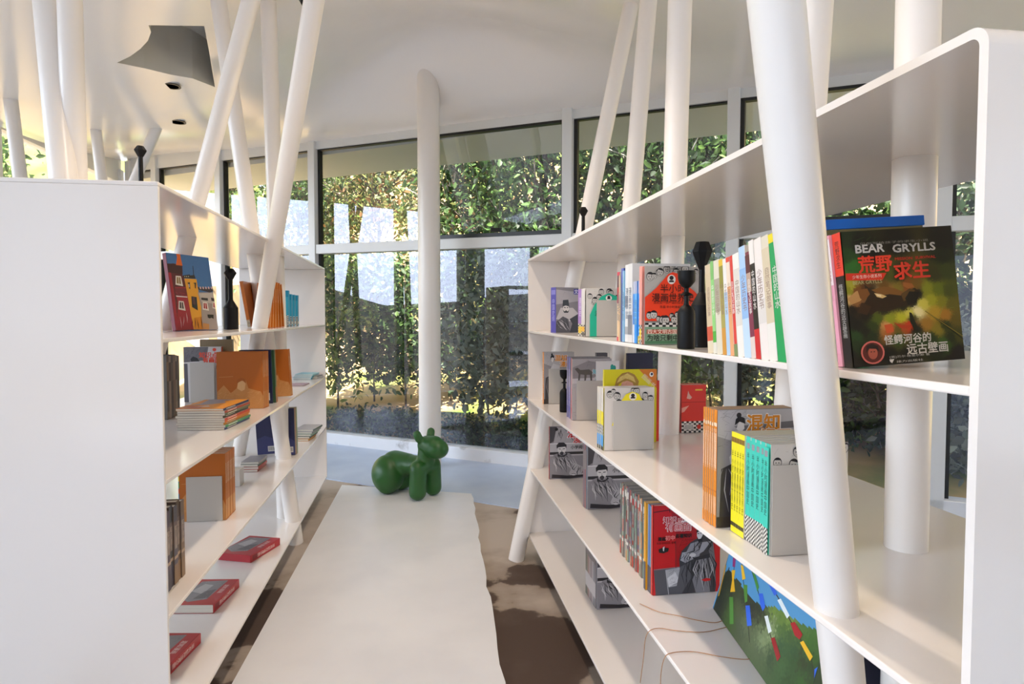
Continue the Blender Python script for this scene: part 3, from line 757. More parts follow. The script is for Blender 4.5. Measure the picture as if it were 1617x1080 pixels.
def comic_faces(A, top, bottom, n=9, seed=1, r=.11):
    n = n + 6; r *= .66
    """crowd of outlined cartoon heads in a band of the cover"""
    rnd = random.Random(seed)
    for i in range(n):
        u = .07 + .86 * (i + .5) / n + rnd.uniform(-.03, .03); v = rnd.uniform(bottom + .02, top - .03); rr = r * rnd.uniform(.7, 1.1); asp = A.w / A.h
        A.ell(INK, u, v, rr, rr * asp * 1.1); A.ell('#c4beb6', u, v - .004, rr * .86, rr * asp * .95)
        a0 = rnd.uniform(.2, .6); A.poly(INK, [(u + rr * math.cos(a0 + 2.2 * k / 6), v + rr * asp * 1.1 * math.sin(a0 + 2.2 * k / 6)) for k in range(7)])
        for e in (-.35, .3): A.ell(INK, u + rr * e, v - rr * .05, rr * .12, rr * asp * .14)
        A.line('#6a6460', [(u - rr * .25, v - rr * .38 * asp * 1.6), (u + rr * .25, v - rr * .42 * asp * 1.6)], .012)
def arch_comic(A, col='#12a98c', spine=None):
    """small square comic: drawn crowd round a coloured arch"""
    A.rect('#cfc9c1', 0, 0, 1, 1); comic_faces(A, 1.0, .66, 9, 3, .1); hatch(A, '#6d6863', 0, .6, 1, 1, 40, .007, 9)
    A.poly(col, [(.08, 0), (.08, .45), (.18, .66), (.34, .84), (.5, .9), (.68, .84), (.84, .66), (.92, .45), (.92, 0)])
    A.ell('#e9e2da', .5, .8, .07, .055); A.ell(INK, .5, .82, .035, .025); A.poly(INK, [(.455, .775), (.545, .775), (.53, .80), (.47, .80)])
    A.text('半小时', INK, .5, .62, width=.4, bold=.01); A.text('漫画中国史', INK, .5, .48, width=.62, bold=.01)
    if spine: spine(A)
def spine_comic(col, txt):
    def f(A):
        A.srect(col, 0, .24, 1, .97); A.schecker('#e9e4dc', '#1b1a1c', 0, .24, 4, 12)
        A.stext(txt, '#20302c', .6, .5, .55); A.srect('#8f8f93', .2, .885, .8, .94)
    return f
def bands(*bs, txt=None, tc='#222222', tv=.55, th=.5):
    def f(A):
        for v0, v1, c in bs: A.srect(c, 0, v0, 1, v1)
        if txt: A.stext(txt, tc, tv, th, .6)
    return f

# ---- right bookshelf, board at eye height
def right_eye_board():
    z = ZR[1]; G = 'books on the eye-height board of the right bookshelf'
    def purple(A):
        A.rect('#7c767c', 0, 0, 1, 1); A.poly('#a29ca2', [(0, .62), (1, .7), (1, .9), (0, .95)]); hatch(A, '#3a363d', 0, .55, 1, 1, 26, .012, 4)
        A.poly('#b9b3b6', [(0, .3), (.2, .55), (.75, .55), (1, .42), (1, .3), (.6, .25)]); A.poly('#2a272d', [(.6, .3), (1, .42), (1, 0), (.6, 0), (.72, .2)])
        A.poly('#4c484e', [(0, 0), (0, .24), (.3, .36), (.55, .3), (.62, 0)]); folds(A, '#c2bcc0', ((0, .22), (.2, .3), (.4, 0), (.65, .05)), 5, .03, 3); folds(A, INK, ((0, .25), (.5, .35), (.1, 0), (.7, 0)), 7, .03, 7)
        A.poly('#cfc8c6', [(.3, .52), (.33, .6), (.55, .6), (.57, .52), (.5, .45), (.38, .45)]); A.poly(INK, [(.28, .58), (.3, .72), (.54, .73), (.58, .58), (.43, .6)])
        A.poly(INK, [(.3, .5), (.35, .44), (.53, .44), (.58, .5), (.5, .47), (.44, .5), (.38, .47)]); A.line(INK, [(.35, .56), (.42, .55)], .03); A.line(INK, [(.47, .55), (.53, .56)], .03)
        A.rect('#3a3490', .78, .85, 1, .97); A.text('文', '#d8d4e8', .89, .91, width=.16, bold=.02); A.srect('#4a46a0', 0, 0, 1, 1); A.srect('#7d7ac0', .1, .84, .9, .94); A.stext('中国史纲', '#a8a6d8', .5, .5)
    P = on(878, 525, z, .60); book('purple-spined comic with a bearded warrior in a black hat, farthest on the eye-height board', P, .118, .20, .042, '#7c767c', '#4a46a0', yaw=20, art=purple, group=G)
    Y0 = at_x(945, 528, .6).y
    P = on(925, 529, z, .595)
    P = Vector((.595, P.y - .006, z + .0012))
    bw = wx(970, 531, P)
    def violet(A): A.srect('#a477c0', 0, .26, 1, 1); A.schecker('#e6e0d8', '#232124', 0, .26, 3, 9); A.srect('#e8c22e', .2, .06, .9, .2); A.stext('漫画史', '#e8dff0', .62, .4)
    def whites(A): A.srect('#dcd6d0', 0, .24, 1, 1); A.schecker('#e6e0d8', '#232124', 0, .24, 3, 8); A.srect('#f0b62e', .1, .1, .95, .2); A.srect('#4a443f', .1, .01, .9, .08)
    book('square comic with a violet spine between the purple comic and the green arch comic', P + Vector((.0, .056, 0)), .17, .172, .06, '#cdc6cc', '#a477c0', art=violet, group=G)
    book('square comic with a green arch on the cover, mostly covered by a bookend', P + Vector((0, .003, 0)), .165, .172, .05, '#d2ccc4', '#dcd6d0', art=lambda A: arch_comic(A, '#17b08e', whites), group=G)
    bookend('grey bookend before the green arch comic on the eye-height board', P + Vector((.038, 0, 0)), .098, .13)
    # row of upright paperbacks up to the red history comic
    hist = on(1017, 546, z, .572); y = hist.y
    W = wx(1086, 546, hist) + .03; H = hz(1017, 420, hist)
    def history(A):
        A.crop = (960, 400, 6.75)
        A.rect('#b7b1a9', 0, 0, 1, 1); comic_faces(A, 1.0, .72, 7, 11, .1); hatch(A, '#5f5a55', 0, .55, 1, 1, 60, .008, 5)
        A.poly('#f0401c', [(0, .30), (0, .60), (.2, .72), (.42, .9), (.5, .925), (.62, .9), (.72, .78), (.9, .68), (1, .6), (1, .30)])
        comic_faces(A, .43, .29, 6, 21, .1)
        A.ell('#e4dcd4', .47, .83, .075, .06); A.ell(INK, .47, .85, .038, .028); A.poly(INK, [(.42, .795), (.52, .795), (.505, .82), (.435, .82)])
        A.text('半小时', '#2a1510', .5, .715, width=.46, bold=.006); A.text('漫画世界史', '#2a1510', .5, .60, width=.76, bold=.012)
        A.text('其实是一本严谨的极简世界史', '#6a1c10', .5, .535, width=.7); A.text('陈磊·半小时漫画团队', '#2a1510', .5, .48, width=.46)
        A.text('混子曰', '#3a3633', .5, .965, width=.3)
        A.checker('#dcd6ce', '#1b1a1b', 0, .225, 1, .275, 16, 2)
        A.rect('#7d9b80', 0, 0, 1, .225); A.rect('#a9442c', .03, .135, .62, .19); A.text('四大文明古国', '#efd9c8', .31, .163, width=.52, bold=.01); A.text('依图', '#1c241c', .78, .163, width=.2, bold=.01)
        A.text('为啥只剩中国屹立', '#152017', .5, .085, width=.92, bold=.02); A.rect('#4e7c59', 0, .01, 1, .045)
        A.srect('#e8998c', 0, .25, 1, 1); A.schecker('#dcd6ce', '#1b1a1b', 0, .25, 3, 10); A.srect('#e6c540', .2, .06, .8, .2)
    book('white comic with a red mountain on the cover, a world history, beside the goblet bottle', hist, W, H, .02, '#b7b1a9', '#e8998c', art=history, group=G)
    specs = [(.020, .165, '#2f86d0', '#dfe6ee', [(.0, .1, '#dfe2e4'), (.1, .82, '#2183d8'), (.82, 1, '#9aa2c0')], 'bright blue spine, nearest the red mountain comic'),
             (.019, .165, '#2f86d0', '#dfe6ee', [(.0, .12, '#e6c84a'), (.12, .8, '#3a96e0'), (.8, 1, '#a8aec8')], 'bright blue spine with a yellow foot, second from the red mountain comic'),
             (.019, .165, '#2f86d0', '#dfe6ee', [(.0, .3, '#2a8fe0'), (.3, .8, '#63aee8'), (.8, 1, '#a8aec8')], 'pale blue striped spine, third from the red mountain comic'),
             (.019, .165, '#2f86d0', '#dfe6ee', [(.0, .3, '#d7d9dc'), (.3, .8, '#2f8ee0'), (.8, 1, '#b9bccc')], 'white spine with a blue picture edge, fourth from the red mountain comic'),
             (.034, .215, '#d9d6d4', '#dad7d4', [(.1, .35, '#7d7f84')], 'tall plain white cover rising behind the red mountain comic'),
             (.034, .215, '#d9d6d4', '#e2dfdb', [(.45, .6, '#8b8b8e'), (.1, .2, '#a8a8a8')], 'plain white spine left of the tall white one'),
             (.012, .2, '#7fb4d8', '#a9cbe0', [(.0, 1, '#8fbad4')], 'pale blue spine in the row left of the red mountain comic'),
             (.022, .208, '#33559a', '#3c5c9c', [(.8, 1, '#5661b0')], 'dark blue spine in the row left of the red mountain comic'),
             (.012, .19, '#c8b8a0', '#cdb08c', [(.0, .5, '#e0b98a')], 'tan spine between the dark blue and the red-topped books'),
             (.024, .2, '#d8c8b8', '#e2bf98', [(.0, .06, '#c8304a'), (.55, .78, '#a51f30'), (.78, .95, '#5a3038'), (.95, 1, '#c8304a')], 'cream spine with a dark red upper part, left end of its row')]
    y += .0205
    for i, (t, h, cov, sp, bs, lab) in enumerate(specs):
        P = Vector((.574 + .003 * (i % 2), y, z + .0012)); w = .15 if h < .2 else .165
        book('paperback with ' + lab, P, w, h, t, cov, sp, art=bands(*bs, txt='漫画中国', tc='#50607a', tv=.5, th=.4), group=G); y += t + .0004
    # the leaning row between the bottles and the thick tube: tops tilt away from the reader
    L = [('#cdb99a', [(.0, .3, '#d8c9ab'), (.3, .9, '#cbb896'), (.14, .3, '#c9543c')], .021, .200, 'cream spine with red brush strokes, far end of the leaning row'),
         ('#5aa84a', [(.0, .12, '#d9d4c4'), (.12, .24, '#4fa63f'), (.24, .8, '#8cc878'), (.8, 1, '#7bb566')], .012, .205, 'green spine in the leaning row'),
         ('#d5cdb8', [(.45, .8, '#a79f8c')], .020, .207, 'cream spine with grey lettering between the green and olive ones'),
         ('#a8933a', [(.0, .28, '#c98f3c'), (.28, .7, '#a59a52'), (.7, .93, '#8f8a3c'), (.93, 1, '#d8b43a')], .014, .206, 'olive and ochre spine in the leaning row'),
         ('#b9cbdc', [(.0, .65, '#a9c4dc'), (.65, 1, '#e2ded8')], .012, .206, 'pale blue spine with a white top in the leaning row'),
         ('#dc9f72', [(.0, .7, '#e0a070'), (.7, .95, '#e6d2bc'), (.95, 1, '#d84a3a')], .012, .208, 'peach spine with a white band in the leaning row'),
         ('#d23a34', [(.0, .12, '#7a8a5a')], .011, .210, 'red spine in the leaning row'),
         ('#e6e0d6', [(.3, .85, '#d6cfc4')], .020, .214, 'plain white spine right of the red one in the leaning row'),
         ('#a9c6e2', [(.0, .35, '#bcd2e6'), (.35, .8, '#8fb4dc')], .020, .226, 'light blue spine in the leaning row'),
         ('#7c3446', [(.0, .2, '#d9c6bc'), (.2, .62, '#7c2f46'), (.62, .8, '#b59a88'), (.8, .97, '#5a2a30')], .013, .212, 'maroon spine in the leaning row'),
         ('#1d1a1a', [(.0, .25, '#c8242a'), (.25, .8, '#1b1818'), (.8, 1, '#e4dcd4')], .014, .234, 'black spine with a red foot in the leaning row'),
         ('#e6dcd4', [(.3, .5, '#d8d0c8')], .022, .236, 'broad white spine next to the black one in the leaning row'),
         ('#d8cdb8', [(.0, .3, '#e4ded4'), (.3, .9, '#d2c2a4')], .020, .238, 'cream spine beside the green end book'),
         ('#139a55', [(.93, 1, '#e6d02e')], .022, .240, 'bright green spine with a yellow top, near end of the leaning row')]
    pf = at_x(1118, 559, .572); y = pf.y; total = sum(q[2] for q in L); pn = at_x(1243, 575, .572)
    k = (pf.y - pn.y) / total
    for i, (c, bs, t, h, lab) in enumerate(L):
        t *= k; a = -6.5 - .45 * i * .6
        P = Vector((.572, y - t, z + .0012)); h *= .885
        # tilt about the lower far edge: tip negative leans the top away from the reader
        book('book with ' + lab, P, .14 + .004 * (i % 3), h, t * .97, '#d9d2c6' if i != 13 else '#139a55', c, tip=a, art=bands(*bs, txt=('自然笔记故事', '中国的山水', '少年历史书')[i % 3], tc='#94786a' if i not in (1, 6, 9, 10, 13) else '#e6e0d8', tv=.58, th=.33), group='leaning row of books'); y -= t
    # beyond the thick tube: folder, orange book, pink book, survival novel
    tipb = -5
    Pb = on(1349, 583, z, .597)
    Wb = .166; Hb = .190
    def bear(A):
        A.crop = (1280, 360, 4.5)
        zs = [(250,90,'#1c2a14'),(330,110,'#14160f'),(600,100,'#15150f'),(940,90,'#17160f'),(250,200,'#22401a'),(300,285,'#2f6a26'),(420,180,'#14150f'),(940,200,'#1c2410'),(960,300,'#3a4416'),(880,330,'#3a3a14'),(560,330,'#4a4e14'),(620,330,'#2a2c10'),
              (270,440,'#8a8a20'),(290,410,'#a8a030'),(260,510,'#d0a868'),(330,440,'#7a4a1e'),(390,430,'#5a3216'),(330,530,'#8a5c30'),(360,570,'#2a1c10'),(300,580,'#17140c'),(430,450,'#2c200f'),(480,490,'#e8cf96'),(520,480,'#d8b878'),(560,450,'#8a6426'),(520,420,'#6a4a1c'),(620,440,'#7a6a22'),(640,500,'#6a4a1e'),(600,540,'#2a2810'),(700,420,'#8a4a1e'),(740,410,'#7a5a1e'),(760,470,'#1c1a0e'),(720,530,'#191a0c'),(660,560,'#1d1e0e'),(520,580,'#22200f'),
              (830,440,'#8a8e20'),(900,440,'#6a7418'),(980,450,'#4a5214'),(800,540,'#d8cc50'),(760,590,'#ece0a0'),(700,610,'#d0c850'),(860,510,'#a8a424'),(930,520,'#8a861c'),(1000,540,'#6a6218'),(880,600,'#c09a2c'),(960,620,'#b07a26'),(1030,640,'#6a5a18'),(650,640,'#b8b82a'),(560,650,'#8a9420'),(480,650,'#4a5a16'),(450,700,'#2c3a14'),(560,720,'#b0602a'),(540,690,'#c89050'),(620,720,'#6a5a1c'),(650,700,'#a84a20'),(700,690,'#c03a1c'),(720,640,'#3a3a12'),(750,720,'#1e2410'),(830,680,'#a07426'),(900,720,'#8a7a20'),(960,690,'#3a4218'),(1050,760,'#4a4a14'),(1000,780,'#2a3212'),
              (270,650,'#12120c'),(330,700,'#11120c'),(390,620,'#15140c'),(390,740,'#14180e'),(330,770,'#22401c'),(330,830,'#1c3014'),(270,900,'#11120c'),(430,760,'#1a2a12'),(620,780,'#2a4a18'),(760,780,'#28401a'),(860,780,'#2a3c14'),(950,820,'#3a5a1c'),(900,880,'#1a2210'),(1050,880,'#1c1610'),(1000,960,'#1a1410'),(700,900,'#14160e'),(560,900,'#12140d'),(420,980,'#10120c'),(700,980,'#11120c'),(300,985,'#10110c')]
        A.paint([(*A.z(a, b), c) for a, b, c in zs], 84, 100, .004, 3, 5.0)
        A.zpoly('#2a1c0e', [(380,400),(430,440),(500,470),(560,455),(640,470),(700,440),(740,425),(772,450),(765,500),(720,548),(640,560),(560,590),(470,590),(430,620),(370,560),(400,500)])
        A.zpoly('#7c5222', [(430,440),(520,415),(600,430),(660,455),(640,480),(560,470),(500,480)]); A.zpoly('#d9b878', [(450,462),(500,470),(540,486),(510,500),(470,490)]); A.zpoly('#efdcae', [(462,470),(500,476),(500,490),(475,484)])
        A.zpoly('#59401c', [(640,470),(700,430),(740,440),(720,500),(660,520)]); A.zpoly('#12120b', [(700,450),(770,455),(750,530),(690,545),(670,500)]); A.zpoly('#a2612c', [(655,385),(720,395),(735,420),(690,430),(655,412)])
        A.zpoly('#b98a52', [(250,505),(320,450),(370,440),(395,470),(350,520),(290,545)]); A.zpoly('#7a4c22', [(330,440),(400,430),(420,470),(380,520),(350,500)]); A.zpoly('#3a2412', [(360,530),(430,560),(400,620),(330,600)])
        A.zpoly('#1b1e10', [(698,598),(716,604),(734,650),(775,738),(735,728),(705,665)]); A.zpoly('#b03a1a', [(585,668),(640,692),(722,688),(690,716),(640,712)]); A.zpoly('#c9562a', [(520,690),(575,680),(590,735),(540,750)])
        hatch(A, '#2f5020', .02, .7, .3, .95, 26, .012, 4); hatch(A, '#88a03a', .5, .2, .95, .5, 14, .01, 6); A.line('#20260e', [A.z(830,605), A.z(960,690), A.z(1080,790)], .022, True); A.line('#8a7a2a', [A.z(810,590), A.z(1080,770)], .008)
        A.zpoly('#2f6a26', [(250,255),(330,262),(318,285),(300,310)])
        A.text('贝尔写给孩子的求生小说', '#8f8a80', *A.z(590, 100), width=.62, height=.018)
        A.text('BEAR', '#c9c6c2', *A.z(417, 146), width=.255, height=.058, bold=.03); A.text('GRYLLS', '#c9c6c2', *A.z(730, 138), width=.385, height=.058, bold=.03)
        A.text('荒野', '#e2402a', *A.z(455, 255), width=.30, height=.122, bold=.028); A.text('求生', '#e2402a', *A.z(715, 300), width=.32, height=.125, bold=.028)
        A.text('MISSION  SURVIVAL', '#c03022', *A.z(740, 212), width=.37, height=.02, bold=.03)
        A.zpoly('#d8341f', [(235,325),(535,320),(505,372),(235,375)]); A.text('少年生存小说系列', '#f0dfd2', *A.z(395, 345), width=.26)
        A.text('BEAR GRYLLS', '#b9b27a', *A.z(400, 385), width=.26)
        A.text('怪鳄河谷的', '#d2cfc6', *A.z(685, 785), width=.42, bold=.02); A.text('远古壁画', '#d2cfc6', *A.z(825, 850), width=.37, bold=.02)
        A.text('[英]贝尔·格里尔斯 著', '#b9b6ae', *A.z(700, 908), width=.36, height=.02); A.text('接力出版社', '#c9c6be', *A.z(700, 942), width=.24, height=.017)
        A.zpoly('#d9d6d0', [(555,935),(590,930),(575,960),(560,950)])
        u, v = A.z(437, 885); A.ell('#d87068', u, v, .105, .085); A.ell('#5a2420', u, v, .09, .073); A.ell('#b05a48', u, v - .005, .042, .045); A.poly('#2a1c1c', [(u-.06, v+.0), (u-.05, v+.05), (u, v+.065), (u+.05, v+.045), (u+.06, v+.0), (u+.03, v+.025), (u-.03, v+.03)]); A.line('#3a1c18', [(u-.02, v+.005), (u-.006, v+.005)], .008); A.line('#3a1c18', [(u+.006, v+.005), (u+.02, v+.005)], .008)
        A.srect('#1b1810', 0, 0, 1, .68); A.srect('#e2402a', 0, .68, 1, 1); A.stext('荒野求生', '#3a120c', .84, .2); A.stext('怪鳄河谷的远古壁画', '#b9b6ae', .42, .4)
    book('dark survival novel with a red title and yellow-green jungle cover beside the right end panel', Pb, Wb, Hb, .019, '#1a1c10', '#1b1810', yaw=-3, tip=tipb, lean=-4, art=bear, group=G)
    book('pink-spined book right behind the survival novel', Pb + Vector((-.003, .020, 0)), .14, .188, .019, '#f0a8b4', '#eaa0ac', yaw=-3, tip=tipb, lean=-4.5, art=bands((.62, .97, '#f0ddd8'), (.1, .5, '#f2a8b6'), txt='童话', tc='#b04a5a', tv=.72, th=.14), group=G)
    book('thin orange book between the pink book and the blue folder', Pb + Vector((-.004, .040, 0)), .14, .182, .010, '#d89a58', '#d8944c', yaw=-3, tip=tipb, lean=-5, art=bands((0, .1, '#5a5a52')), group=G)
    t = thing('folder', 'bright blue folder standing behind the survival novel', 'folder', Pb + Vector((-.024, .056, 0)))
    t.rotation_euler = (R(-3), R(-3.5), R(-3)); m = MB(); m.box((0, 0, 0), (.03, .004, .222), '#1363c0'); m.box((.03, 0, .197), (.19, .004, .212), '#1363c0'); m.box((.0, .004, 0), (.19, .007, .212), '#1463be'); m.build('cover', M['print'], t, colours=True, bevel=.001)
    m = MB(); m.box((.03, .0005, .004), (.186, .004, .1965), '#6a6444'); m.build('papers', M['print'], t, colours=True)
right_eye_board()

# ---- black vases
def vase(kind, label, P, h, group='matt black vases'):
    t = thing('vase', label, 'vase', P, group); m = MB()
    if kind == 'goblet':
        k = h / .175; pr = [(.0185,0),(.0195,.003),(.0195,.078),(.018,.086),(.0125,.094),(.0068,.098),(.0055,.103),(.0055,.122)]
        m.lathe([(a*k, b*k) for a, b in pr], 40); m.build('body', M['bottle'], t, smooth=True, angle=35)
        m = MB(); m.lathe([(a*k, b*k) for a, b in ((.0055,.1185),(.014,.1225),(.0055,.1265))], 40); m.build('collar', M['bottle'], t, smooth=True, angle=35)
        m = MB(); m.lathe([(a*k, b*k) for a, b in ((.0052,.124),(.0052,.136),(.010,.1395),(.0165,.148),(.0192,.159),(.0195,.175),(.0178,.175),(.015,.162),(.004,.152))], 40); m.build('cup', M['bottle'], t, smooth=True, angle=35)
    elif kind == 'facet':
        k = h / .23; m.lathe([(a*k, b*k) for a, b in ((.0215,0),(.022,.003),(.022,.085),(.0225,.092),(.012,.112),(.0068,.12),(.0062,.172))], 12 if False else 40); m.build('body', M['bottle'], t, smooth=True, angle=25)
        m = MB(); m.lathe([(a*k, b*k) for a, b in ((.0068,.170),(.0095,.176),(.0225,.208),(.0225,.2105),(.015,.229),(.014,.23))], 8); m.build('faceted_stopper', M['bottle'], t)
    else:   # slim: cone shoulder, long neck, faceted lip
        k = h / .24; m.lathe([(a*k, b*k) for a, b in ((.027,0),(.0275,.003),(.0275,.012) if kind == 'cone' else (.0275,.085),(.011,.040) if kind == 'cone' else (.010,.115),(.0095,.046) if kind == 'cone' else (.009,.12),(.0085,.198))], 40); m.build('body', M['bottle'], t, smooth=True, angle=25)
        m = MB(); m.lathe([(a*k, b*k) for a, b in ((.0085,.196),(.012,.2),(.024,.222),(.0235,.224),(.014,.238),(.013,.24))], 8); m.build('faceted_stopper', M['bottle'], t)
    return t
z = ZR[1]
vase('goblet', 'black goblet-topped vase in front of the red mountain comic', on(1083, 552, z, .588), .172)
vase('facet', 'taller black vase with a faceted stopper beside the leaning row', on(1107, 556, z, .655), .244)
P = at_x(921, 352, .80); P.z = ZR[0] + .001
vase('slim', 'black vase standing on top of the right bookshelf near its far end', P, .235)
vase('slim', 'black long-necked vase beside the house painting on the left bookshelf', Vector((-.80, at_x(365, 520, -.80).y, ZL[1] + .001)), .262)
P = at_x(223, 298, -.84); P.z = ZL[0] + .001
vase('cone', 'black vase with a cone foot on top of the left bookshelf', P, .182)
P = on(891, 641, ZR[2], .70)
vase('goblet', 'small black goblet-topped vase between the orange comic and the blue-spined books', Vector((.648, at_x(891, 641, .648).y, ZR[2] + .001)), .188)

# ---- right bookshelf, second board from the eye-height one
def scene_manga(A, logo='#d8861c', words=('混知', '漫画')):
    A.rect('#8f8a8c', 0, 0, 1, 1); A.poly('#b5b0b0', [(0, 1), (1, 1), (1, .7), (.5, .66), (0, .78)]); hatch(A, '#4d494c', 0, .68, .35, 1, 40, .012, 2)
    A.poly('#6c686a', [(.2, .86), (1, .9), (1, .84), (.3, .82)]); A.poly('#c9c4c2', [(.15, .6), (.3, .78), (.5, .74), (.7, .5), (.55, .3), (.2, .35)])
    A.poly('#dcd6d2', [(.23, .84), (.26, .9), (.32, .9), (.33, .84), (.28, .8)]); A.poly(INK, [(.21, .87), (.22, .92), (.26, .95), (.33, .93), (.34, .88), (.27, .9)]); A.ell(INK, .26, .955, .03, .022)
    A.poly('#3a3639', [(.03, .02), (.05, .5), (.2, .55), (.3, .4), (.26, .12), (.2, .0)]); folds(A, '#aaa5a5', ((.05, .5), (.25, .5), (.05, .08), (.26, .1)), 6, .02, 4)
    A.poly('#57535a', [(.3, .0), (.35, .4), (.7, .5), (1, .4), (1, 0)]); folds(A, INK, ((.35, .4), (.95, .42), (.35, .05), (1, .05)), 12, .025, 5)
    A.rect('#39302c', 0, 0, 1, .09); A.ell('#c8342a', .3, .045, .03, .02)
    A.text(words[0], '#efe6dc', .56, .885, width=.42, bold=.05); A.text(words[0], logo, .56, .885, width=.40, bold=.03)
    A.text(words[1], '#efe6dc', .72, .765, width=.38, bold=.05); A.text(words[1], logo, .72, .765, width=.36, bold=.03)
    A.text('课本里的名场面', INK, .72, .69, width=.4); A.rect('#d8a03a', .5, .715, .9, .72)
def right_second_board():
    z = ZR[2]; G = 'books on the middle board of the right bookshelf'
    P = at_y(859, 634, 3.03); P.z = z + .0012; w = .15; h = hz(859, 556, P)
    book('orange-spined comic with a drawn cover, farthest on the middle board', P, w, h, .03, '#a39e9e', '#dc8a3c', art=lambda A: (scene_manga(A), A.srect('#dc8a3c', 0, 0, 1, 1), A.stext('混知漫画', '#e9dcc8', .5, .6)), group=G)
    bookend('grey bookend before the farthest orange comic on the middle board', P + Vector((.022, -.003, 0)), .1, .172)
    P = on(904, 664, z); h = hz(904, 567, P); w = .165
    def horse(A):
        A.rect('#a9a4a6', 0, 0, 1, 1); A.poly('#8b8688', [(0, .62), (1, .62), (1, .9), (.4, .97), (0, .86)]); hatch(A, '#4b474a', .3, .68, 1, .98, 60, .012, 6)
        A.poly('#c3bec0', [(0, .6), (1, .6), (1, .7), (0, .68)]); A.poly('#57534f', [(.05, .84), (.12, .86), (.2, .82), (.42, .83), (.5, .79), (.5, .64), (.46, .64), (.44, .74), (.36, .74), (.34, .65), (.3, .64), (.3, .74), (.2, .75), (.18, .65), (.14, .65), (.15, .76), (.1, .8)])
        hatch(A, '#3c383c', 0, .05, .4, .55, 40, .016, 8); A.text('知识', '#e6e2e0', .64, .79, width=.26, bold=.06); A.text('知识', '#2aa3b4', .64, .79, width=.25, bold=.025); A.text('有画', '#e6e2e0', .70, .67, width=.26, bold=.06); A.text('有画', '#2aa3b4', .70, .67, width=.25, bold=.025)
    book('comic with a drawn horse on the cover, behind a bookend on the middle board', P, w, h, .012, '#a9a4a6', '#8e898c', art=horse, group=G)
    y = P.y + .0125
    for i, (c, t, hh) in enumerate((('#c8605a', .011, .0), ('#b0505c', .011, .002), ('#8a5a9c', .012, .004), ('#5a5ab0', .013, .004), ('#4a4cae', .013, .004), ('#5452b4', .014, .004), ('#4a4aa6', .014, .004))):
        book('thin comic with a %s spine, %s behind the horse comic' % (('red', 'crimson', 'violet', 'blue', 'deep blue', 'violet-blue', 'indigo')[i], ORD[i]), Vector((P.x + .002 * (i % 3), y, P.z)), w, h + hh, t, '#9a9698', c, art=bands((.1, .5, c), txt='混知漫画历史', tc='#ded4e0', tv=.5, th=.6), group=G); y += t + .0003
    bookend('grey bookend before the horse comic on the middle board', P + Vector((.016, -.003, 0)), .125, .163)
    Q = Vector((.80, P.y + .03, P.z))
    def clover(A): A.rect('#dcdad8', 0, 0, 1, 1); [A.ell('#2a9a8c', .72 + .07 * math.cos(a), .86 + .045 * math.sin(a), .07, .045) for a in (.5, 2.1, 3.7, 5.2)]; A.line('#2a9a8c', [(.72, .86), (.7, .76)], .03)
    book('white book with a teal clover mark, right of the horse comic', Vector((P.x + .098, P.y - .0035, P.z)), .1, hz(960, 570, P), .003, '#dcdad8', art=clover, group=G)
    book('small grey book standing behind the horse and clover books', Vector((.775, P.y + .16, P.z)), .05, .268, .02, '#5c5a60', art=bands(), group=G)
    book('plain navy book standing behind the big yellow book', on(990, 650, z, .93), .12, .262, .02, '#1c2040', group=G)
    # big yellow picture book and the little yellow comics in front of it
    P = on(953, 704, z, .615); h = hz(953, 584, P); w = wx(1036, 700, P)
    def lion(A):
        A.rect('#ddcf1e', 0, 0, 1, 1); A.poly('#d87a28', [(.66, 1), (1, 1), (1, .74)]); A.ell('#efe9e0', .9, .93, .04, .033); A.ell('#2a2a50', .905, .935, .022, .018); A.text('图画书', '#f2e2c8', .85, .84, width=.3, rot=-.75)
        A.poly('#a8823c', [(.2, .78), (.24, .88), (.34, .95), (.46, .97), (.58, .93), (.66, .84), (.64, .76), (.55, .74), (.45, .82), (.36, .84), (.28, .80), (.26, .76)]); A.poly('#d8bc6e', [(.24, .82), (.3, .9), (.44, .95), (.56, .9), (.6, .82), (.5, .86), (.4, .88), (.3, .84)])
        A.poly('#dba08c', [(.3, .74), (.34, .83), (.44, .85), (.54, .82), (.58, .74)]); hatch(A, '#7a5c2c', .22, .78, .64, .96, 20, .01, 4)
    book('large yellow picture book with a wavy-haired head peeping over the small comics', P, w, h, .012, '#ddcf1e', '#d9cc3a', art=lion, group=G)
    book('thin brown book spine between the big yellow book and the small comics', P + Vector((.002, -.0165, 0)), .15, .155, .014, '#4a3524', '#5a4028', art=bands((.2, .8, '#3a2a1c'), (.8, .95, '#a08a5c')), group=G)
    book('red-edged book standing behind the big yellow book', P + Vector((.02, .0135, 0)), w - .005, h * .84, .012, '#d8372a', '#d8372a', group=G)
    F = on(968, 712, z); h2 = hz(968, 613, F); w2 = wx(1034, 712, F) + .026
    F0 = F + Vector((-.028, 0, 0))
    def yarch(A):
        A.rect('#d8cfc6', 0, 0, 1, 1); comic_faces(A, 1.0, .68, 8, 5, .1); A.poly('#f0dc1e', [(.14, .4), (.3, .76), (.42, .9), (.55, .94), (.68, .9), (.78, .76), (.92, .4)]); A.ell('#efe6d8', .56, .86, .075, .06); A.ell(INK, .56, .88, .038, .028); A.poly(INK, [(.51, .83), (.61, .83), (.6, .855), (.52, .855)]); A.text('半小时', INK, .55, .7, width=.4)
    def ysp(A): A.srect('#d8d2c8', 0, .62, 1, 1); A.srect('#f2e020', 0, .40, 1, .62); A.schecker('#e6e2da', '#20201f', .24, .40, 3, 6); A.srect('#4f9fdc', 0, .06, 1, .24); A.srect('#2a2622', .1, 0, .9, .06)
    y = F0.y + .0035
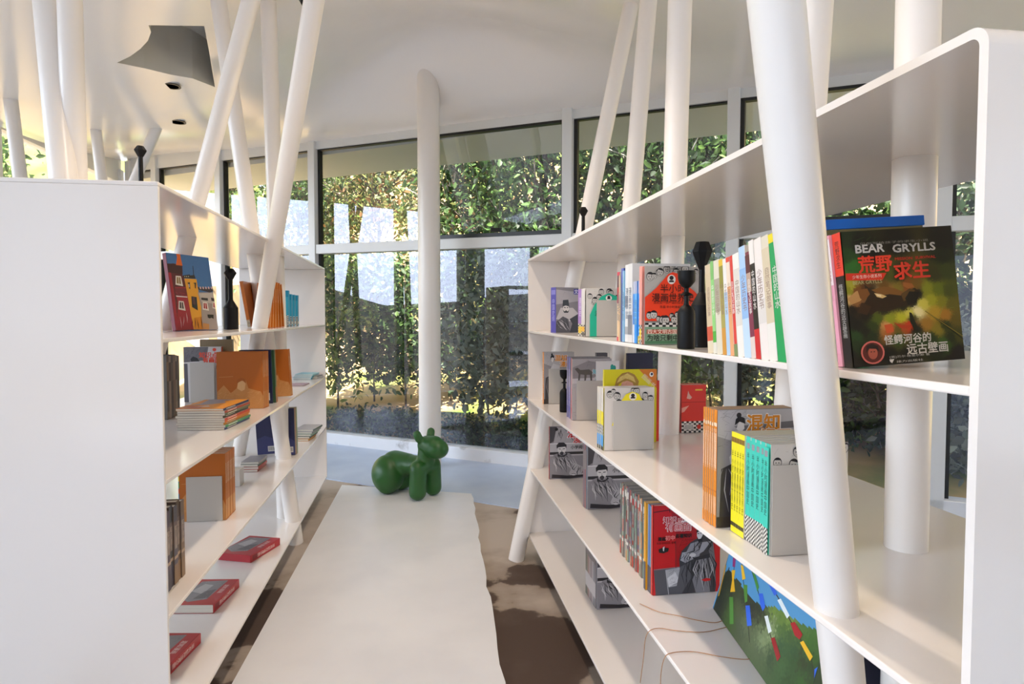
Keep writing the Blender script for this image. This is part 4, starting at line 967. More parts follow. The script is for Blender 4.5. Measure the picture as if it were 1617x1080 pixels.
    for i in range(4):
        t = .0145
        book('small yellow and white comic, %s behind the bookend in front of the big yellow book' % ORD[i], Vector((F0.x - .002 * i, y, F0.z)), w2, h2, t, '#d8cfc6', '#e9dc4a', art=(lambda A: (yarch(A), ysp(A))) if i == 0 else ysp, group='small yellow and white comics'); y += t + .0003
    bookend('grey bookend before the small yellow comics on the middle board', F, wx(1030, 712, F), hz(968, 633, F))
    # red checkered boxes
    P = on(1076, 684, z); hh = hz(1076, 608, P); w = wx(1106, 684, P)
    def redb(A):
        A.rect('#dc2f22', 0, 0, 1, 1); A.checker('#e0d8d2', '#1c1a1b', 0, .0, 1, .24, 10, 6); A.rect('#e0dcd8', .12, .06, .5, .18); [A.rect('#222222', .15 + .05 * i, .07, .17 + .05 * i, .17) for i in range(7)]; A.ell('#c82a20', .72, .12, .08, .05); A.line('#7c140e', [(0, .64), (1, .64)], .012); A.poly('#e8b0a0', [(.2, .72), (.26, .88), (.32, .8), (.42, .74), (.34, .7)]); A.rect('#e8c03a', .55, .88, .85, .91); A.poly('#f0a090', [(.0, .52), (.3, .57), (.1, .44), (0, .42)])
    book('red book with a checkered foot and barcode, beside the upright tube', P, w + .02, hh, .028, '#dc2f22', '#c8281e', art=redb, group=G)
    book('second red book right behind the checkered one', P + Vector((.004, .0285, 0)), w + .02, hh * 1.0, .026, '#c92a1e', '#b8241a', group=G)
    # orange row with a drawn cover in front
    P = on(1131, 834, z); h = hz(1131, 648, P) ; w = .175
    def osp(A): A.srect('#dd8420', 0, 0, 1, 1); A.srect('#eecfae', .3, .5, .7, .8); A.srect('#efd3b4', .1, .86, .9, .89); A.srect('#c46a18', .0, .30, 1, .31); A.srect('#eecfae', .35, .1, .65, .26); A.stext('混知漫画语文', '#f2dfc8', .66, .36)
    book('grey drawn comic with an orange logo, front of the orange row by the thick tube', P, w, h, .0085, '#8f8a8c', '#dd8420', art=lambda A: (scene_manga(A), osp(A)), group='orange-spined comics by the thick tube')
    y = P.y + .0088
    for i in range(8):
        t = .0062
        book('orange-spined comic, %s behind the drawn cover by the thick tube' % ORD[i], Vector((P.x - .0015 * (i % 3), y, P.z)), w, h - .001 * (i % 2), t, '#c8a888', '#dd8420', art=osp, group='orange-spined comics by the thick tube'); y += t + .0002
    P5 = on(1217, 879, z); hb = hz(1217, 735, P5)
    yt = P5.y + .0035; ht = hz(1216, 703, P5); xs = P5.x - .0005
    tsp = spine_comic('#3cc4ae', '半小时漫画中国史'); ysp2 = bands((0, 1, '#f0e128'), (.9, .95, '#8a6a2a'), (.06, .1, '#4a4426'), txt='半小时漫画世界史', tc='#3a3620', tv=.52, th=.6)
    for i in range(5):
        t = .0168
        book('teal comic with a checkered foot, %s from the near bookend' % ORD[i], Vector((xs, yt, P5.z)), .15, ht, t, '#cfc9c1', '#3cc4ae', art=(lambda A: (arch_comic(A, '#17b08e'), tsp(A))) if i == 0 else tsp, group='teal comics by the thick tube'); yt += t + .0004
    for i in range(5):
        t = .0098
        book('yellow-spined comic, %s beyond the teal ones' % ORD[i], Vector((xs - .003, yt, P5.z)), .15, ht * 1.0, t, '#d8d0b8', '#f0e128', art=ysp2, group='yellow comics by the thick tube'); yt += t + .0003
    bookend('grey bookend before the teal comics, by the thick leaning tube', P5, .125, hb)
right_second_board()

def right_third_board():
    z = ZR[3]; G = 'books on the third board of the right bookshelf'
    P = on(868, 757, z); h = hz(868, 674, P)
    book('grey comic with a capped official and red logo, farthest on the third board', P, .19, h, .014, '#8d888c', '#b8232a', art=general, group=G)
    P = on(928, 805, z); h = hz(928, 703, P)
    book('grey comic with the same capped official, half behind the long mixed row', P, .19, h, .010, '#8d888c', '#9aa0a6', art=lambda A: general(A, False, ('知识', '漫画')), group=G)
    y = P.y + .0105
    for i, c in enumerate(('#7aa0b0', '#c23a30', '#b02a2c', '#8aa8b8', '#a8343a')):
        book('thin comic with a %s spine, %s behind the half-hidden official' % (('pale blue', 'red', 'dark red', 'grey-blue', 'crimson')[i], ORD[i]), Vector((P.x - .003 - .001 * i, y, P.z)), .185, h + .004 * (i % 2), .0072, '#8d888c', c, art=bands((.6, .9, '#a89a94')), group=G); y += .0074
    # red history cover
    P = on(1031, 941, z); h = hz(1031, 799, P); w = wx(1136, 941, P)
    def redcover(A):
        A.crop = (960, 740, 4.91)
        A.rect('#c4161c', 0, 0, 1, 1); A.zpoly('#a81218', [(480,300),(830,300),(830,760),(520,770),(525,480)]); hatch(A, '#5c0c10', .36, .36, .62, .62, 50, .02, 6)
        A.zpoly('#55545a', [(355,790),(560,765),(830,800),(830,1000),(370,1000)])
        A.line('#2a0c0e', [A.z(340, 340), A.z(480, 320)], .012); A.line('#2a0c0e', [A.z(478, 290), A.z(480, 340)], .012)
        A.zpoly('#aaa8ac', [(447,785),(560,765),(575,900),(470,920)]); A.zpoly('#d0ced0', [(460,850),(520,800),(560,870),(470,918)]); hatch(A, '#4a484c', .22, .1, .45, .28, 24, .014, 7)
        A.line('#7c8084', [A.z(355, 785), A.z(560, 762)], .01); A.line('#7a2a2c', [A.z(523, 560), A.z(527, 770)], .01); A.line('#b8b8ba', [A.z(447, 785), A.z(470, 985)], .01)
        # robed general
        A.zpoly('#3a383d', [(690,540),(640,570),(570,640),(552,700),(560,830),(540,990),(830,990),(838,900),(815,760),(812,560),(740,480)])
        A.zpoly('#8c8a90', [(640,580),(700,560),(730,600),(700,700),(650,680),(600,660)]); A.zpoly('#a3a1a6', [(575,650),(640,640),(660,700),(600,730),(560,710)]); A.zpoly('#7c7a80', [(700,700),(760,690),(790,990),(680,990),(650,850)])
        A.zpoly('#6a686e', [(780,620),(812,560),(830,700),(835,880),(800,760)]); A.zpoly('#57555a', [(560,760),(640,720),(640,850),(570,990),(520,990)]); A.zpoly('#9a989e', [(720,570),(800,560),(740,640),(690,670)])
        folds(A, INK, (A.z(600, 700), A.z(800, 660), A.z(560, 980), A.z(830, 980)), 22, .016, 5); folds(A, '#b9b7bc', (A.z(680, 700), A.z(790, 680), A.z(640, 970), A.z(815, 960)), 8, .012, 8)
        folds(A, INK, (A.z(660, 570), A.z(800, 540), A.z(590, 670), A.z(800, 690)), 8, .016, 15); folds(A, INK, (A.z(580, 655), A.z(650, 645), A.z(560, 720), A.z(640, 730)), 5, .014, 25)
        A.zpoly('#2c2a30', [(660,690),(790,655),(785,690),(670,710)])
        A.zpoly('#cfcaca', [(690,490),(725,480),(735,510),(720,540),(700,545),(688,520)]); A.zpoly(INK, [(682,500),(690,468),(720,450),(742,470),(740,500),(722,478),(695,490)]); A.zpoly(INK, [(690,525),(700,548),(722,545),(735,515),(728,560),(700,570)])
        A.line(INK, [A.z(693, 500), A.z(706, 503)], .012); A.line(INK, [A.z(715, 500), A.z(728, 495)], .012)
        A.ell('#c9c4c4', *A.z(655, 668), .05, .022)
        A.zpoly('#c4161c', [(720,860),(760,845),(795,850),(790,865),(750,872)])
        u, v = A.z(505, 395); A.text('知识点', '#efe0de', u, v, width=.30, bold=.05); A.text('知识点', '#c4161c', u, v, width=.29, bold=.015)
        u, v = A.z(595, 385); A.text('上', '#efe0de', u, v, width=.09, bold=.05)
        u, v = A.z(545, 450); A.text('有画面', '#efe0de', u, v, width=.38, bold=.05); A.text('有画面', '#c4161c', u, v, width=.37, bold=.012)
        u, v = A.z(415, 545); A.text('漫画', '#141214', u, v, width=.11, bold=.04); u, v = A.z(480, 535); A.text('初中', '#e88a84', u, v, width=.14, bold=.02); u, v = A.z(585, 518); A.text('名著知识', '#141214', u, v, width=.24, bold=.04)
        A.text('陈磊·混知团队 编著', '#3a0a0c', *A.z(450, 575), width=.28)
        A.zpoly('#151215', [(390,625),(430,610),(470,615),(465,640),(430,655),(395,650)]); A.zpoly('#e8e0dc', [(422,610),(438,600),(432,640),(425,635)])
        A.srect('#c8342c', 0, 0, 1, 1)
    book('red comic on knowledge points with a robed general, before the flag painting', P, w, h, .012, '#c4161c', '#c8342c', art=redcover, group=G)
    y = P.y + .0125
    seq = [('teal', '#3a9ab0', .008, -.006), ('blue', '#2a5aa8', .010, -.004), ('pale blue', '#6aa0cc', .007, -.004)]
    for i, (nm, c, t, dh) in enumerate(seq):
        book('%s-spined comic tucked right behind the red knowledge comic' % nm, Vector((P.x - .002, y, P.z)), .185, h + dh, t, '#8890a0', c, art=bands((0, .3, '#4a4a58')), group=G); y += t + .0002
    def orange_sp(A): A.srect('#df9a1c', 0, .32, 1, 1); A.srect('#4a484e', 0, 0, 1, .32); A.rect('#df9a1c', 0, 0, 1, 1)
    book('orange and grey comic between the blue spines and the long mixed row', Vector((P.x - .008, y, P.z)), .19, h - .002, .014, '#df9a1c', '#df9a1c', art=orange_sp, group=G); y += .0145
    cols = ['#6a5f58', '#b06a4a', '#8a8f7c', '#7a6a80', '#c08a5a', '#5f7a70', '#d08a4a', '#b8b09c', '#6f8a78', '#c0603c', '#7f9088', '#a0463a', '#55606a', '#8aa08c', '#70504a', '#9ab0b8', '#c0392e', '#6a4a6a', '#a8a090', '#c84a34', '#7a6858', '#b8402e', '#8e9a7a', '#9a3a30', '#707868']
    Yend = at_z(980, 872, z).y; t = (Yend - y) / len(cols)
    for i, c in enumerate(cols):
        rnd = random.Random(i); c2, c3 = cols[(i * 7 + 3) % 25], cols[(i * 5 + 8) % 25]
        bs = [(0, .12 + .1 * rnd.random(), c2), (.4 + .2 * rnd.random(), .66 + .1 * rnd.random(), c3), (.84, .93, ('#d8cfc0', '#b8332c', '#dcd6cc')[i % 3]), (.22, .26, '#ddd5c8'), (.3, .36, c3)]
        book('thin illustrated book, %s beyond the orange one in the long mixed row' % ORD[i], Vector((P.x + .012 + .003 * math.sin(i * 1.7), y, P.z)), .17, h * (.93 + .015 * math.sin(i * 2.3)), t * .97, '#8f8a84', c, art=bands(*bs, txt='名著漫画', tc='#e6dccf' if i % 2 else '#2a2422', tv=.7, th=.25), group='long mixed row of thin books'); y += t
def right_bottom_board():
    z = ZR[4]; G = 'books on the bottom board of the right bookshelf'
    P = on(943, 963, z); h = .24
    book('grey comic with a capped official, alone at the far end of the bottom board', P, .19, h, .010, '#8d888c', '#8f8a8c', art=lambda A: general(A, False, ('知识', '漫画')), group=G)
    y = P.y + .0104
    for i, (nm, c) in enumerate((('grey', '#7f7a80'), ('slate', '#5c6474'), ('pale grey', '#a8a4a8'), ('lilac-grey', '#948c98'), ('mauve', '#7c6a70'), ('ash', '#9a9698'), ('rose-grey', '#a07a78'), ('brown', '#7c5a50'), ('olive', '#5c6450'), ('dark green', '#46504a'))):
        book('thin comic with a %s spine behind the official on the bottom board' % nm, Vector((P.x - .004, y, P.z)), .185, h + .003 * math.sin(i), .0145, '#8d888c', c, art=bands((.15, .4, '#b8b4b8'), (.7, .9, '#6a6468')), group=G); y += .0148
right_third_board(); right_bottom_board()

# ------------------------------------------------------------------ left bookshelf
def Lface(l, r, z, yplane=None):
    """lower left corner and width of a face whose base runs from pixel l to pixel r on board z"""
    p = at_z(*l, z); q = at_z(*r, z); y = yplane if yplane else (p.y + q.y) / 2
    a, b = at_y(l[0], l[1], y), at_y(r[0], r[1], y); return Vector((a.x, y, z + .0012)), b.x - a.x
def orange_face(A):
    A.rect('#b5621a', 0, 0, 1, 1); A.poly('#c88a4c', [(0, 0), (0, .30), (.15, .42), (.3, .28), (.42, .36), (.48, .5), (.62, .52), (.68, .36), (.95, .3), (1, .22), (1, 0)])
    A.poly('#e0b07a', [(.44, .36), (.45, .45), (.5, .49), (.58, .49), (.62, .44), (.6, .34), (.53, .31)]); A.poly('#a85a18', [(.43, .45), (.44, .52), (.52, .55), (.62, .52), (.63, .45), (.55, .5)])
    hatch(A, '#e6b884', 0, .02, .95, .3, 60, .012, 3); hatch(A, '#a85a1a', .05, .02, .95, .32, 40, .012, 5); A.line('#e0b078', [(.47, .42), (.51, .425)], .012); A.line('#e0b078', [(.55, .425), (.59, .42)], .012); A.line('#d8a060', [(.05, .56), (.35, .57)], .006)
def orange_spine(A): A.srect('#c97422', 0, 0, 1, 1); A.srect('#e3b078', .4, .55, .6, .85); A.srect('#d89a58', .1, .02, .9, .3); A.stext('混知漫画', '#ead0b0', .7, .3)
def left_eye_board():
    z = ZL[1]
    # canvas with painted houses
    P = Vector((-.924, 2.61, z + .0015)); w, h, t = .222, .305, .018; yaw, tip = 65, -8
    rot = Matrix.Rotation(R(yaw), 4, 'Z') @ Matrix.Rotation(R(tip), 4, 'X')
    r = thing('canvas_painting', 'small canvas of a red house, yellow tower and blue sky on the left bookshelf', 'painting', P); r.rotation_euler = rot.to_euler()
    m = MB(); m.box((0, 0, 0), (w, t, h), '#7a2434'); cv = m.build('stretched_canvas', M['canvas'], r, colours=True, bevel=.0015)
    A = Art(cv, Matrix.Translation(P) @ rot, w, h, t, 'L'); A.crop = (240, 360, 6.0)
    A.rect('#3f74ad', 0, 0, 1, 1); hatch(A, '#4a80b8', 0, .5, 1, 1, 40, .02, 3); hatch(A, '#356a9f', 0, .5, 1, 1, 30, .02, 4)
    A.zpoly('#5a1626', [(138,340),(200,335),(270,350),(288,450),(300,470),(340,620),(360,720),(380,840),(400,965),(220,980),(180,720)])
    A.zpoly('#a01c34', [(140,350),(180,430),(215,650),(250,960),(225,980),(170,640)]); A.zpoly('#9c1a30', [(215,560),(320,560),(345,690),(380,860),(400,960),(240,970),(240,700)])
    A.zpoly('#3f1422', [(138,335),(285,345),(290,440),(150,420)]); A.zpoly('#701a2c', [(215,570),(330,570),(340,640),(225,650)]); hatch(A, '#c03048', .05, .0, .4, .5, 30, .02, 6)
    A.zpoly('#e5671c', [(225,222),(262,225),(272,290),(288,358),(226,350),(236,280)])
    A.zpoly('#e9a32c', [(305,478),(420,485),(432,560),(462,720),(470,850),(480,962),(395,962),(370,830),(335,640)]); A.zpoly('#d8861c', [(400,850),(470,840),(480,962),(395,962)])
    A.zpoly('#2a2a30', [(290,450),(355,440),(360,450),(400,445),(412,480),(300,476)]); A.line('#22242c', [A.z(386, 360), A.z(394, 450)], .014)
    for x in (305, 322, 340): A.zpoly('#e0d6c0', [(x,456),(x+7,456),(x+7,464),(x,464)])
    A.zpoly('#a99c96', [(432,610),(575,610),(600,720),(632,962),(480,962),(466,760)]); A.zpoly('#c9bfb6', [(440,620),(570,615),(600,720),(470,700)]); A.zpoly('#c98c50', [(480,900),(540,910),(540,962),(480,962)])
    A.zpoly('#2c2838', [(430,560),(578,572),(582,600),(545,612),(440,585)]); [A.zpoly('#d8b4b0', [(448+i*26,556),(462+i*26,558),(466+i*26,580),(452+i*26,578)]) for i in range(5)]
    def win(a, b, s, c0, c1): A.zpoly(c0, [(a,b),(a+s*50,b+s*5),(a+s*70,b+s*100),(a-s*2,b+s*85)]); A.zpoly(c1, [(a+s*10,b+s*12),(a+s*42,b+s*16),(a+s*52,b+s*80),(a+s*10,b+s*72)]); A.line(c0, [A.z(a+s*26,b+s*12), A.z(a+s*32,b+s*78)], .012)
    win(222, 452, 1.0, '#e6dcd0', '#8c7040'); win(250, 690, .95, '#ddd3cc', '#3a2030'); win(478, 700, .85, '#ece4da', '#a8202c'); win(572, 700, .7, '#ece4da', '#b0243a')
    A.zpoly('#2a262c', [(462,660),(525,665),(528,690),(466,682)]); A.zpoly('#3a2c34', [(556,660),(596,668),(598,695),(560,690)])
    A.zpoly('#1c2430', [(370,648),(420,655),(432,782),(378,750)]); A.zpoly('#53333c', [(378,655),(402,658),(410,730),(384,720)])
    A.zpoly('#20222a', [(330,520),(355,515),(360,580),(348,572),(344,532)]); A.zpoly('#20222a', [(388,520),(415,518),(412,575),(404,570),(402,532)]); A.zpoly('#c8b8b0', [(340,535),(352,530),(354,560),(346,566)])
    A.zpoly('#1e1c20', [(522,820),(580,822),(580,862),(560,850),(545,858),(528,850)])
    for a, b, c, d, k in ((262,840,275,950,'#d8b0b8'),(300,840,290,930,'#d8b0b8'),(320,800,332,900,'#e0c8c8'),(400,850,412,950,'#3a1c1c'),(425,870,440,955,'#3a1c1c'),(458,840,472,950,'#22181c'),(385,860,372,940,'#7a2434')): A.line(k, [A.z(a, b), A.z((a+c)/2+3, (b+d)/2), A.z(c, d)], .014, True)
    A.zpoly('#d8c8c8', [(222,640),(330,650),(332,660),(228,652)])
    A.finish()
    # orange books leaning on each other, teal row
    X = -.80; y = at_x(384, 508, -.83).y
    book('orange book with a cream foot, leaning behind the crossing tubes', Vector((-.86, y + .2, z + .0012)), .016, hz(385, 444, Vector((0, y + .2, z))), .16, '#b9651c', side='R', lean=-9, art=lambda A: (A.rect('#b9651c', 0, .16, 1, 1), A.rect('#b8a88c', 0, 0, 1, .16), A.text('知', '#4a4038', .6, .09, width=.5)), group='books on the eye-height board of the left bookshelf')
    yo = at_x(424, 514, -.80).y
    P = Vector((-.885, at_x(428, 514, -.86).y, z + .0012)); w = .075
    fan = [(-15, 0), (-11, .012), (-7.5, .024), (-4, .034), (0, .044), (4, .054)]
    y0 = at_x(449, 515, -.72).y
    for i in range(6):
        f = (at_x(426 + 4.5 * i, 515, -.72).y)
        book('orange-spined book in the fan leaning like a tent by the tubes, %s from the left' % ORD[i], Vector((-.79, f, z + .0012)), .07, .232, .016, '#b9651c', '#b8621a', side='R', tip=(-16 + 6.0 * i), art=orange_spine, group='fan of orange books on the left bookshelf')
    yt = at_x(452, 513, -.735).y
    def teal(A): A.rect('#3aa0bc', 0, 0, 1, 1); A.rect('#1d86a8', 0, .82, 1, 1); A.srect('#2292b8', 0, 0, 1, 1); A.srect('#d8d4c8', 0, .06, 1, .14); A.checker('#dcd8d0', '#202022', .6, 0, 1, .3, 6, 12)
    for i in range(4):
        yy = at_x(456 + 4.8 * i, 513, -.735).y
        book('teal-blue book on the left bookshelf, %s from the orange fan' % ORD[i], Vector((-.885, yy, z + .0012)), .15, .205 - (.018 if i else 0), .03, '#3aa0bc', ('#2a9cc0', '#5ab4bc', '#3a9cc4', '#64b8c4')[i], side='R', art=teal, group='teal books on the left bookshelf')
    Pt = Vector((-.885, at_x(452, 513, -.735).y - .01, z + .0012)); bookend('grey bookend before the teal books on the left bookshelf', Pt + Vector((.0, -.004, 0)), .105, .17)
left_eye_board()

def left_second_board():
    z = ZL[2]; G = 'books on the middle board of the left bookshelf'
    cols = ['#4a4642', '#8b7d6e', '#2a2826', '#6a5040', '#77705c', '#302c28']
    y = 2.752
    for i, c in enumerate(cols):
        h = .262 - .004 * (i % 3); t = .0225
        book('dark worn book spine beside the left end panel, %s from the near end' % ORD[i], Vector((-1.190, y, z + .0012)), .176, h, t, '#5a5650', c, side='R', art=bands((.04 + .1 * (i % 3), .12 + .12 * (i % 3), ('#6c6456', '#8c7a62', '#2c2a28')[i % 3]), (.6, .9, ('#57504a', '#7c6a58', '#2f2c2a')[(i + 1) % 3])), group='dark books by the left end panel'); y += t + .0006
    # grey comic behind a bookend
    P, w = Lface((296, 626), (345, 626), z); P.x -= .02; w = .175; P.y = 3.30; P.x = at_y(291, 620, P.y).x; h = hz(291, 548, P)
    def mgrey(A):
        A.rect('#cfcac8', 0, 0, 1, 1); A.poly('#6c686c', [(0, 1), (.66, 1), (.6, .76), (0, .72)]); hatch(A, '#2f2c30', .02, .74, .6, .98, 50, .02, 4); A.poly(INK, [(.18, .78), (.25, .83), (.36, .8), (.42, .74), (.2, .735)]); A.poly('#55525a', [(0, .7), (.1, .7), (.12, .0), (0, 0)])
        A.text('知识点', '#e04a30', .66, .855, width=.5, bold=.03); A.text('有画面', '#e04a30', .74, .76, width=.46, bold=.05); A.ell('#e04a30', .82, .95, .05, .03); A.rect('#2a282c', .86, .6, 1, .66)
    book('grey comic with a red title standing behind a bookend, left of the orange books', P, w, h, .03, '#cfcac8', '#c0492c', side='R', art=mgrey, group=G)
    book('tan book rising behind the grey comic with a red title', P + Vector((.06, .05, 0)), .155, h + .035, .02, '#8a7658', '#6f6a5c', side='R', group=G)
    b = at_y(301, 625, P.y - .02); bookend('grey bookend before the grey comic with a red title', Vector((b.x, b.y, z + .0012)), wx(339, 625, b), at_y(301, 573, b.y).z - z)
    # orange books: a face and spines
    y = 3.03; a = at_y(343, 640, y); e = at_y(416, 648, y); P = Vector((a.x, y, z + .0012)); w = e.x - a.x; h = hz(343, 556, P)
    for i in range(6):
        t = .0125
        book('wide orange book with a faint moustached face, front of the orange set' if i == 0 else 'orange-spined book, %s behind the faint moustached face' % ORD[i - 1], Vector((P.x + .0015 * i, y, P.z)), w, h, t, '#b5621a', '#c97422', side='R', art=(lambda A: (orange_face(A), orange_spine(A))) if i == 0 else orange_spine, group='orange set on the middle board of the left bookshelf'); y += t + .0003
    P = Vector((-.845, 3.20, z + .0012))
    book('navy book leaning on the orange set, barcode on its back', P, .145, .262, .012, '#1c2242', '#2c3a5c', side='R', tip=6, art=lambda A: (A.rect('#1c2244', 0, 0, 1, 1), A.rect('#d8d4cc', .62, .06, .92, .2), A.rect('#3a3a44', .66, .09, .88, .17)), group=G)
    book('green-spined book behind the leaning navy one', P + Vector((.005, .030, 0)), .15, .262, .014, '#3a5a3c', '#3f7a48', side='R', tip=8, art=bands((.0, .3, '#b86a28'), (.3, .9, '#3c7048')), group=G)
    book('brown-edged book behind the leaning navy and green ones', P + Vector((.006, .05, 0)), .15, .262, .012, '#8a5a2c', '#a8682c', side='R', tip=9, group=G)
    y = 3.43; P = Vector((-.818, y, z + .0012))
    for i in range(3):
        book('orange book with a faint pattern, leaning alone near the far end' if i == 0 else 'orange-spined book, %s behind the lone leaning one' % ORD[i - 1], P + Vector((.001 * i, .0125 * i, 0)), .16, .245, .012, '#b5621a', '#c97422', side='R', tip=3, lean=-2.5, art=(lambda A: (orange_face(A), orange_spine(A))) if i == 0 else orange_spine, group='lone orange books near the far end')
    # stack of comics lying flat, spines towards the aisle
    def flat(label, P, w, d, t, cover, spine, yaw=0, art=None, group=None, pages=None):
        """a book lying on its back: P is the near left corner of its underside"""
        return book(label, Vector((P.x, P.y, P.z + t)), w, d, t, cover, spine, side='R', yaw=yaw, tip=-90, art=art, group=group)
    st = [('navy', '#1f3c70', .0085), ('green', '#2f8a50', .0085), ('amber', '#d8941c', .0085), ('orange', '#d8702c', .0085), ('red', '#c83c2a', .0085), ('dark grey', '#4a4640', .0085), ('olive', '#6a6a4a', .0085), ('red-brown', '#a8402c', .0085), ('deep blue', '#22305c', .0085)]
    p = at_z(279, 680, z); q = at_z(352, 681, z); zz_ = z + .001; x1 = q.x
    for i, (nm, c, t) in enumerate(st):
        dx = .004 * math.sin(i * 2.2)
        def top(A):
            A.rect('#d88a28', 0, 0, 1, 1); A.poly('#8f8a90', [(0, .35), (.2, .5), (.1, 1), (.75, 1), (.55, .8), (.7, .62), (.4, .4)]); A.poly('#b5562a', [(0, 0), (.5, 0), (.45, .25), (0, .3)]); hatch(A, '#5a4a40', 0, .1, .8, .95, 40, .012, 4); A.poly('#cfc4bc', [(.3, .15), (.6, .2), (.5, .3)])
        def sp(A, c=c): A.srect(c, 0, 0, 1, 1); A.srect('#e6ddd0', .35, .1, .65, .45)
        flat('flat comic with %s spine in the stack of nine, %s from the bottom' % (('an ' if nm[0] in 'aeo' else 'a ') + nm, ORD[i]) if i < 8 else 'top comic of the stack of nine, orange and grey cover up', Vector((p.x + dx, p.y + .003 * math.sin(i), zz_)), x1 - p.x, .262, t, '#d88a28' if i == 8 else '#a89c90', c, -5, art=(lambda A: (top(A), sp(A))) if i == 8 else sp, group='flat stack of comics on the left bookshelf'); zz_ += t + .0004
    a = Vector((-.83, 4.40, z + .001))
    for i, (nm, c) in enumerate((('teal', '#2a8aa0'), ('blue-green', '#2f9ab0'), ('pale teal', '#8ac0c8'))):
        flat('%s booklet lying flat at the far end of the middle board' % nm, a + Vector((.004 * i, .006 * i, .0112 * i)), .12, .17, .011, c, c, -6, group='flat teal booklets')
    flat('white booklet lying flat at the very far end of the middle board', Vector((-.772, 4.43, z + .001)), .10, .12, .012, '#c9c6c4', '#a8a6a6', -12, group=G)
    flat('grey booklet upon the white one at the very far end', Vector((-.775, 4.45, z + .0138)), .10, .11, .008, '#9a9a9c', '#7f8084', -10, group=G)
    flat('thin mauve booklet lying flat behind the lone orange books', Vector((-.80, 3.98, z + .001)), .11, .15, .005, '#a88a98', '#8a6a7c', -4, group=G)
    return flat
flat = left_second_board()

